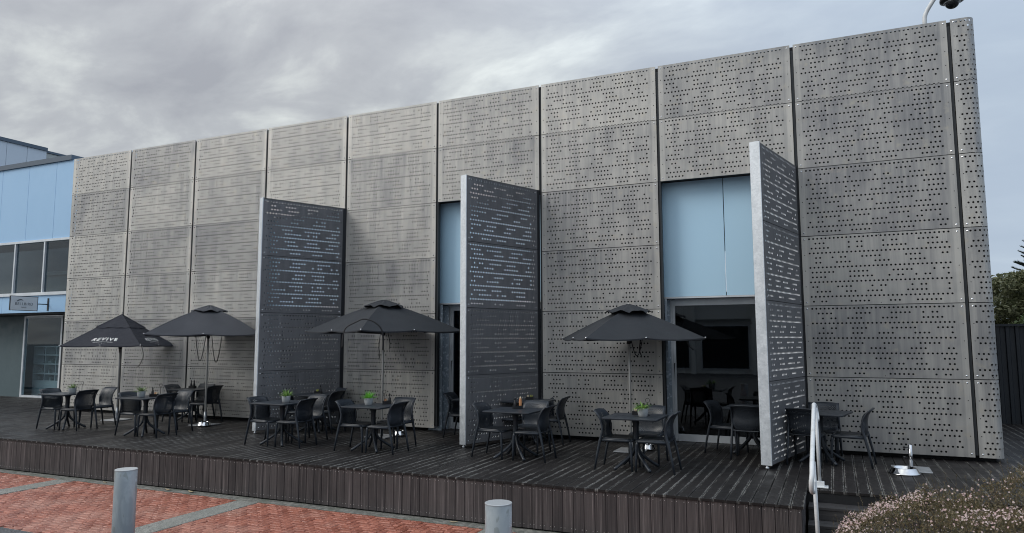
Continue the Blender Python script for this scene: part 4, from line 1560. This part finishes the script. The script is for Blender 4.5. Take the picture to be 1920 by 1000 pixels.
ring_stand(4.66, -2.62, 'wire ring stand behind the plant on the leftmost table', 0.26)
ring_stand(7.18, -2.70, 'wire ring stand beside the fern on the second table', 0.27)
ring_stand(12.45, -2.45, 'wire ring stand behind the vivid green plant', 0.26)
ring_stand(17.18, -2.48, 'wire ring stand behind the plant before the glass doors', 0.26)


def caddy(x, y, rz, label, stuff_):
    r = thing('condiment_caddy', label, 'condiment caddy', (x, y, TZ), rz, 'black condiment caddies')
    b = MB()
    b.box(-0.075, -0.05, 0, 0.075, 0.05, 0.006)
    for (x0, y0, x1, y1) in ((-.075, -.05, .075, -.045), (-.075, .045, .075, .05), (-.075, -.0449, -.07, .0449), (.07, -.0449, .075, .0449), (-.002, -.0449, .002, .0449)):
        b.box(x0, y0, 0.0061, x1, y1, 0.055)
    b.obj('tray', DARKPL, r)
    for kind, px_, py_ in stuff_:
        if kind in ('y', 'o', 'w'):
            m_ = {'y': YELLOW, 'o': ORANGE, 'w': CREAM}[kind]
            b = MB()
            for q in range(4):
                mt = Matrix.Translation((px_ + q * 0.009 - .014, py_, 0.045)) @ Matrix.Rotation(random.uniform(-.3, .3), 4, 'X') @ Matrix.Rotation(random.uniform(-.4, .4), 4, 'Y')
                b.box(-0.003, -0.022, -0.035, 0.003, 0.022, 0.045, mt)
            b.obj('sachets', m_, r)
        if kind in ('B', 'K', 'A'):
            b = MB(); b.cs = True
            b.lathe([(0.022, 0.007), (0.024, 0.02), (0.024, 0.10), (0.010, 0.125), (0.010, 0.15)] if kind != 'A' else [(0.026, 0.007), (0.028, 0.02), (0.024, 0.07), (0.027, 0.11), (0.022, 0.15), (0.024, 0.165)], 14, (px_, py_, 0))
            o = b.obj('bottle', BOTTLE if kind == 'A' else DARKPL, r)
            b = MB(); b.cs = True
            zc_ = 0.165 if kind == 'A' else 0.15
            b.lathe([(0.014, zc_), (0.014, zc_ + 0.022), (0.006, zc_ + 0.035)], 12, (px_, py_, 0))
            b.obj('bottle_cap', CREAM if kind == 'A' else CORD, o)


caddy(7.05, -2.74, 0.3, 'black caddy with orange sachets on the fern table', [('o', 0.03, 0), ('w', 0.05, 0.0), ('K', -0.04, 0)])
caddy(5.62, -0.50, 0.1, 'black caddy with two dark bottles on the facade-side table', [('K', -0.04, 0), ('K', 0.04, 0.01)])
caddy(12.45, -2.36, 0.5, 'black caddy with orange sachets and a dark bottle beside the vivid plant', [('o', -0.03, 0), ('K', 0.045, 0)])
caddy(14.97, -2.30, 0.7, 'black caddy with the tall amber bottle right of the middle screen', [('A', 0.045, -0.01), ('K', -0.04, 0.02)])
caddy(14.45, -0.55, 0.2, 'black caddy with yellow sachets on the corner table', [('y', 0.03, 0), ('w', -0.035, 0)])
caddy(9.68, -0.84, 0.4, 'black caddy with yellow-green sachets beside the left screen', [('y', -0.02, 0), ('K', 0.045, 0.0)])
caddy(17.02, -2.45, 0.0, 'black caddy behind the potted plant before the glass doors', [('w', -0.03, 0), ('y', 0.02, 0)])

# ================================================================= bollards, handrail, camera pole
def bollard(x, y, ztop, label):
    r = thing('bollard', label, 'bollard', (x, y, GZ), random.random() * 3, 'grey steel bollards on the paving')
    H = ztop - GZ
    b = MB(); b.cs = True
    b.lathe([(0.108, -0.04), (0.108, H - 0.012)], 40, capt=False); b.obj('post', BOLL, r)
    b = MB(); b.cs = False
    b.lathe([(0.1075, H - 0.018), (0.1075, H - 0.012), (0.110, H - 0.010), (0.110, H - 0.002), (0.107, H)], 40)
    b.obj('cap', CAPM, r)
    b = MB()
    for k in range(9):
        z = H - 0.07 - k * 0.013
        for q in range(4):
            a0 = math.atan2(CAM.y - y, CAM.x - x) - r.rotation_euler[2] + 0.85 + q * 0.11
            P = [((0.1085) * cos(a0 + t), (0.1085) * sin(a0 + t), z) for t in (0, 0.055, 0.11)]
            b.tube(P, 0.0016, 4)
    b.obj('ribbed_mark', BOLL, r)
    return r


bollard(12.96, -7.91, 0.565, 'grey steel bollard at the left, in front of the paving bands')
bollard(17.27, -7.91, 0.60, 'grey steel bollard at bottom centre, nearer the camera')

hr = thing('handrail', 'white tubular handrail with curled ends beside the deck steps', 'handrail', (19.50, -3.05, 0))
b = MB(); b.cs = True
A0 = Vector((0, 0, 1.02)); A1 = Vector((0, -1.55, 0.52))
rail = [(0.03, 0.16, 0.84), (0.03, 0.24, 0.88), (0.02, 0.27, 0.95), (0.01, 0.22, 1.02), (0.0, 0.10, 1.045)] + [tuple(A0.lerp(A1, t)) for t in (0.03, 0.5, 0.97)] + \
       [(0, -1.64, 0.45), (-.01, -1.68, 0.36), (-.01, -1.64, 0.27), (0, -1.55, 0.24), (0, -1.47, 0.27), (0.01, -1.44, 0.34)]
b.tube(smooth_path(rail, 4), 0.026, 12)
b.obj('rail', RAILP, hr)
b = MB(); b.cs = True
b.tube([(0.03, 0.05, 0.02), (0.02, 0.05, 1.01)], 0.020, 12)
p1 = b.obj('post', RAILP, hr)
b = MB(); b.bbox(-0.03, -0.03, 0.006, 0.13, 0.12, 0.018, 0.003); b.bbox(0.02 - .035, 0.02, 0.018, 0.085, 0.085, 0.075, 0.004)
b.obj('foot_plate', RAILP, p1)
b = MB(); b.cs = True
b.tube([(0.03, -1.42, GZ), (0.01, -1.42, 0.545)], 0.022, 12)
b.obj('post', RAILP, hr)

cc = thing('security_camera', 'white swan-neck pole with black dome security camera above the roof corner', 'security camera', (21.44, 0.45, 6.9))
b = MB(); b.cs = True
b.tube(smooth_path([(0, 0, -0.1), (0, 0, 0.40), (0.02, 0, 0.56), (0.12, 0, 0.74), (0.26, 0, 0.94), (0.38, 0, 1.02), (0.42, 0, 0.98)], 5), 0.035, 12)
b.obj('pole', RAILP, cc)
b = MB(); b.cs = True
b.lathe([(0.03, 0.30), (0.08, 0.27), (0.15, 0.17), (0.185, 0.04), (0.18, 0.01), (0.12, 0.0)], 28, (0.42, 0, 0.70))
hd = b.obj('housing', DARKPL, cc)
b = MB(); b.cs = True
b.lathe([(0.115, 0.0), (0.125, -0.012), (0.12, -0.018)], 28, (0.42, 0, 0.70)); b.obj('trim_ring', GALV, hd)
b = MB(); b.cs = True
b.lathe([(0.11 * cos(a), -0.015 - 0.10 * sin(a)) for a in [k * pi / 16 for k in range(0, 8)]][::-1], 24, (0.42, 0, 0.70)); b.obj('dome', DOME, hd)

# ================================================================= fence, trees, bush
fn = thing('metal_fence', 'dark corrugated steel fence beyond the right end of the deck', 'fence', (22.6, 6.25, 0))
for k in range(3):
    b = MB()
    pts = []
    x = 0.0
    while x < 2.36:
        pts += [(x, 0), (x + 0.06, 0), (x + 0.075, 0.035), (x + 0.165, 0.035), (x + 0.18, 0)]
        x += 0.185
    vs, fs = [], []
    for (a, c_) in pts: vs += [(a, c_, -0.05), (a, c_, 2.18)]
    for i in range(len(pts) - 1): fs.append((2 * i, 2 * i + 2, 2 * i + 3, 2 * i + 1))
    b.add(vs, fs)
    b.obj('sheet_panel', FENCE, fn, (k * 2.42, 0, 0))
for k in range(4):
    b = MB(); b.box(k * 2.42 - 0.05, -0.03, -0.05, k * 2.42 - 0.002, 0.05, 2.24); b.obj('post', FENCE, fn)
b = MB(); b.box(-0.05, -0.04, 2.181, 7.3, 0.06, 2.235); b.obj('top_rail', FENCE, fn)


def leaf_cloud(b, rng, n, lobes, size, flat=0.0, shell=0.35):
    tot = sum(l[3] * l[4] * l[5] for l in lobes)
    for (cx, cy, cz, rx, ry, rz) in lobes:
        m = int(n * rx * ry * rz / tot) + 1
        for _ in range(m):
            d = Vector((rng.gauss(0, 1), rng.gauss(0, 1), rng.gauss(0, 1))).normalized()
            rad = (shell + (1 - shell) * rng.random()) ** 0.6 * rng.uniform(0.86, 1.06)
            p = Vector((cx + d.x * rx * rad, cy + d.y * ry * rad, cz + d.z * rz * rad))
            a = Vector((rng.gauss(0, 1), rng.gauss(0, 1), rng.gauss(0, 1) * 0.6)).normalized()
            c = a.cross(Vector((rng.gauss(0, 1), rng.gauss(0, 1), rng.gauss(0, 1)))).normalized()
            s = size * rng.uniform(0.6, 1.4)
            b.add([p - a * s, p + c * s * 0.45, p + a * s, p - c * s * 0.45], [(0, 1, 2, 3)])


def tree(name, label, x, y, gz, trunk_h, lobes, n, size, lm, seed):
    rng = random.Random(seed)
    r = thing(name, label, 'tree', (x, y, gz))
    b = MB(); b.cs = True
    b.tube([(0, 0, -0.1), (0.05, 0, trunk_h * 0.5), (0.0, 0.05, trunk_h)], [0.18, 0.14, 0.10], 8)
    for l in lobes:
        b.tube([(0.0, 0.03, trunk_h * 0.7), (l[0] * 0.5, l[1] * 0.5, (trunk_h + l[2]) / 2), (l[0], l[1], l[2])], [0.08, 0.05, 0.015], 6)
    b.obj('trunk', BARK, r)
    b = MB(); leaf_cloud(b, rng, n, lobes, size)
    b.obj('crown', lm, r)


rng = random.Random(5)
lob = []
for i_ in range(9):
    for j_ in range(7):
        xl = -2.25 + i_ * 0.6
        zl = 1.3 + j_ * 0.52
        if zl > 4.15 + 0.12 * i_: continue
        lob.append((xl + rng.uniform(-.2, .2), rng.uniform(-1.1, 1.1), zl + rng.uniform(-.15, .15), rng.uniform(.5, .8), rng.uniform(.5, .9), rng.uniform(.36, .55)))
tree('broadleaf_tree', 'rounded olive-green tree behind the dark fence at the right edge', 26.75, 12.0, -0.4, 2.2, lob, 110000, 0.065, TREE_L, 11)
lob = [(rng.uniform(-1.2, 1.2), rng.uniform(-.6, .6), rng.uniform(1.9, 2.9), .5, .5, .45) for _ in range(10)]
tree('pale_shrub', 'paler green shrub leaning over the dark fence top', 25.0, 7.6, -0.3, 1.6, lob, 6000, 0.05, SHRUB_L, 12)
# conifer with tiers of upswept branches
cf = thing('conifer', 'dark conifer with tiered branches rising behind the olive tree', 'tree', (27.35, 21.0, -0.7))
b = MB(); b.cs = True; b.tube([(0, 0, 0), (0, 0, 7.1)], [0.25, 0.03], 8); b.obj('trunk', BARK, cf)
b = MB(); rng = random.Random(9)
z = 1.2
while z < 7.0:
    L = max(0.22, 2.5 * (1 - z / 7.4) ** 0.8)
    nb = 12
    for k in range(nb):
        a = rng.random() * 2 * pi
        dv = Vector((cos(a), sin(a), 0.32)).normalized()
        m = int(34 * L) + 6
        for q in range(m):
            t = q / m
            c_ = Vector((0, 0, z)) + dv * L * t + Vector((0, 0, 0.10 * t * t))
            for sd in (-1, 1):
                side = Vector((-sin(a), cos(a), 0.25)) * sd
                ln_ = 0.20 * (1.15 - t)
                tipv = c_ + side * ln_ + dv * 0.07 + Vector((0, 0, rng.uniform(0, .05)))
                b.add([c_ - dv * 0.035, c_ + dv * 0.035, tipv], [(0, 1, 2)])
            b.add([c_, c_ + Vector((0.012, 0, .0)), c_ + Vector((0, 0, .09)) + dv * .03], [(0, 1, 2)])
    z += 0.24
b.obj('crown', PINE_L, cf)

# flowering bush, near right
bu = thing('flowering_bush', 'low bronze-green bush covered in tiny pink-white flowers at the bottom right', 'bush', (21.1, -6.3, GZ))
rng = random.Random(21)


def bush_top(x, y):
    """height of the bush surface above GZ at world x,y"""
    dx, dy = x - 19.55, y + 6.2
    base = 0.60 + 0.78 * max(0, min(1.3, dx / 2.0)) ** 0.6
    edge = min(1, max(0, (x - 19.38) / 0.45)) ** 0.5 * min(1, max(0, (23.6 - x) / 0.6)) ** 0.5 * min(1, max(0, (y + 7.6) / 0.5)) ** 0.5 * min(1, max(0, (-4.9 - y) / 0.7)) ** 0.5
    lump = 0.05 * sin(x * 17 + 3 * sin(y * 6)) * sin(y * 13) + 0.08 * sin(x * 5.1 + y * 2.3) + 0.05 * sin(x * 2.3 - y * 4.7 + 1) + 0.035 * sin(x * 11 + y * 7)
    return max(0.0, (base + lump) * edge)


fl_m, lf_m, st_m = MB(), MB(), MB()
cnt = 0
while cnt < 62000:
    x, y = rng.uniform(19.3, 22.6), rng.uniform(-7.7, -4.8)
    h = bush_top(x, y)
    if h < 0.05: continue
    depth = abs(rng.gauss(0, 0.07)) if rng.random() < 0.8 else rng.uniform(0, h)
    z = max(0.02, h - depth + rng.gauss(0, .012))
    p = Vector((x - 21.1, y + 6.3, z))
    a = Vector((rng.gauss(0, .6), rng.gauss(0, .6), abs(rng.gauss(0.8, .5)))).normalized()
    c_ = a.cross(Vector((rng.gauss(0, 1), rng.gauss(0, 1), rng.gauss(0, 1)))).normalized()
    s = rng.uniform(0.010, 0.021)
    lf_m.add([p - c_ * s * 0.28, p + c_ * s * 0.28, p + a * s * 1.5], [(0, 1, 2)])
    cnt += 1
# upright shoots poking out of the surface
for _ in range(700):
    x, y = rng.uniform(19.4, 22.5), rng.uniform(-7.6, -4.9)
    h = bush_top(x, y)
    if h < 0.2: continue
    lean = Vector((rng.gauss(0, .25), rng.gauss(0, .25), 1)).normalized()
    L = rng.uniform(0.07, 0.22)
    p0 = Vector((x - 21.1, y + 6.3, h - 0.05))
    st_m.tube([p0, p0 + lean * L], [0.002, 0.001], 3)
    for q in range(16):
        c_ = p0 + lean * L * (q + 1) / 16
        d = Vector((rng.gauss(0, 1), rng.gauss(0, 1), 0.6)).normalized()
        sd = lean.cross(d).normalized()
        lf_m.add([c_ - sd * .003, c_ + sd * .003, c_ + d * .022], [(0, 1, 2)])
# flowers in drifts
cnt = 0
while cnt < 5200:
    x, y = rng.uniform(19.3, 22.6), rng.uniform(-7.7, -4.8)
    h = bush_top(x, y)
    if h < 0.08: continue
    w = 0.5 + 0.5 * sin(x * 3.1 + 1.3 * sin(y * 2.2)) * sin(y * 2.7 + x)
    dens = 0.05 + 0.95 * max(0, w) ** 2.5 * (1.3 if x < 20.4 else 0.45)
    if rng.random() > dens: continue
    p = Vector((x - 21.1, y + 6.3, h + rng.uniform(-0.03, 0.018)))
    nrm_ = Vector((rng.gauss(-.1, .5), rng.gauss(-.5, .5), rng.uniform(.3, 1))).normalized()
    t1 = nrm_.cross(Vector((rng.gauss(0, 1), rng.gauss(0, 1), rng.gauss(0, 1)))).normalized(); t2 = nrm_.cross(t1)
    s = rng.uniform(0.0055, 0.0105)
    vs = [p]
    for q in range(5):
        a = q * 2 * pi / 5
        vs += [p + (t1 * cos(a - .45) + t2 * sin(a - .45)) * s * .8 + nrm_ * s * .25, p + (t1 * cos(a) + t2 * sin(a)) * s + nrm_ * s * .3, p + (t1 * cos(a + .45) + t2 * sin(a + .45)) * s * .8 + nrm_ * s * .25]
    fl_m.add(vs, [(0, 1 + 3 * q, 2 + 3 * q, 3 + 3 * q) for q in range(5)])
    cnt += 1
o = lf_m.obj('foliage', BUSH_L, bu); o['kind'] = 'stuff'
o = fl_m.obj('flowers', BUSH_F, bu); o['kind'] = 'stuff'
o = st_m.obj('shoots', BARK, bu); o['kind'] = 'stuff'
b = MB()
for i in range(10):
    for j in range(9):
        x, y = 19.55 + i * 0.31, -7.45 + j * 0.29
        h = bush_top(x, y)
        if h < .2: continue
        for q in range(2):
            tx, ty = x + rng.gauss(0, .12), y + rng.gauss(0, .12)
            b.tube([(x - 21.1, y + 6.3, 0), (tx - 21.1, ty + 6.3, max(.05, h - 0.08))], [0.008, 0.003], 4)
o = b.obj('stems', BARK, bu); o['kind'] = 'stuff'

# ================================================================= litter at the foot of the deck
for i, (x, y, L, lab) in enumerate(((9.45, -4.36, 0.13, 'long pale dry leaf at the foot of the deck, left of the second band'), (9.95, -4.33, 0.16, 'cream strip of dry leaf against the deck boards near the second band'),
                                    (14.9, -4.34, 0.12, 'curled tan leaf at the deck foot left of the near bollard'), (10.75, -4.60, 0.05, 'small brown leaf on the red pavers beside the second band'),
                                    (10.1, -4.95, 0.035, 'tiny pale leaf in the middle of the red pavers'), (7.9, -4.36, 0.12, 'dry leaf at the deck foot just left of the far bollard'))):
    b = MB()
    n = 7
    vs = []
    for k in range(n):
        t = k / (n - 1)
        w = L * 0.16 * sin(pi * (0.08 + 0.84 * t))
        zz = 0.010 + 0.02 * L / 0.1 * abs(t - 0.5) ** 2 * 2
        vs += [(L * (t - .5), -w, zz + 0.006), (L * (t - .5), 0, zz), (L * (t - .5), w, zz + 0.006)]
    fs = []
    for k in range(n - 1):
        fs += [(3 * k, 3 * k + 1, 3 * k + 4, 3 * k + 3), (3 * k + 1, 3 * k + 2, 3 * k + 5, 3 * k + 4)]
    b.add(vs, fs)
    o = b.obj('dry_leaf', DRY, None, (x, y, GZ), (0, 0, random.uniform(-.3, .3)))
    tag(o, lab, 'leaf', 'dry leaves on the paving')

# ================================================================= building across the way (seen mirrored in the door glass)
ob = thing('opposite_building', 'pale two-storey building with high window band mirrored in the glass door', 'building', (18, -40, GZ))
WHT = panel_mat('off_white_wall', (0.66, 0.67, 0.65), (0.74, 0.75, 0.73), 0.8)
BRICKW = panel_mat('brown_wall', (0.16, 0.09, 0.06), (0.22, 0.12, 0.08), 0.8)
b = MB()
b.box(-26, -8, 4.0, 26, 0, 7.6); b.box(-26, -8, 0, 26, -0.6, 4.0)
b.obj('wall', WHT, ob)
DG = mat('dark_window_glass', (0.015, 0.02, 0.025), 0.08)
for k in range(12):
    x = -25 + k * 4.3
    b = MB(); b.box(x - .15, 0.01, 0, x + .15, 0.45, 7.4); b.obj('pilaster', WHT, ob)
    b = MB(); b.box(x + 0.4, 0.002, 6.6, x + 3.9, 0.06, 7.3); w_ = b.obj('window', FRAME, ob)
    for q in range(3):
        b = MB(); b.box(x + 0.47 + q * 1.14, 0.061, 6.67, x + 1.54 + q * 1.14, 0.075, 7.23); b.obj('pane', DG, w_)
    b = MB(); b.box(x + 0.4, -0.598, 0.3, x + 3.9, -0.55, 3.6); w_ = b.obj('shop_window', FRAME, ob)
    b = MB(); b.box(x + 0.5, -0.549, 0.4, x + 3.8, -0.53, 3.5); b.obj('pane', DG, w_)
b = MB(); b.box(-26.3, -8.3, 7.62, 26.3, 0.5, 7.85); b.obj('roof', FLASH, ob)
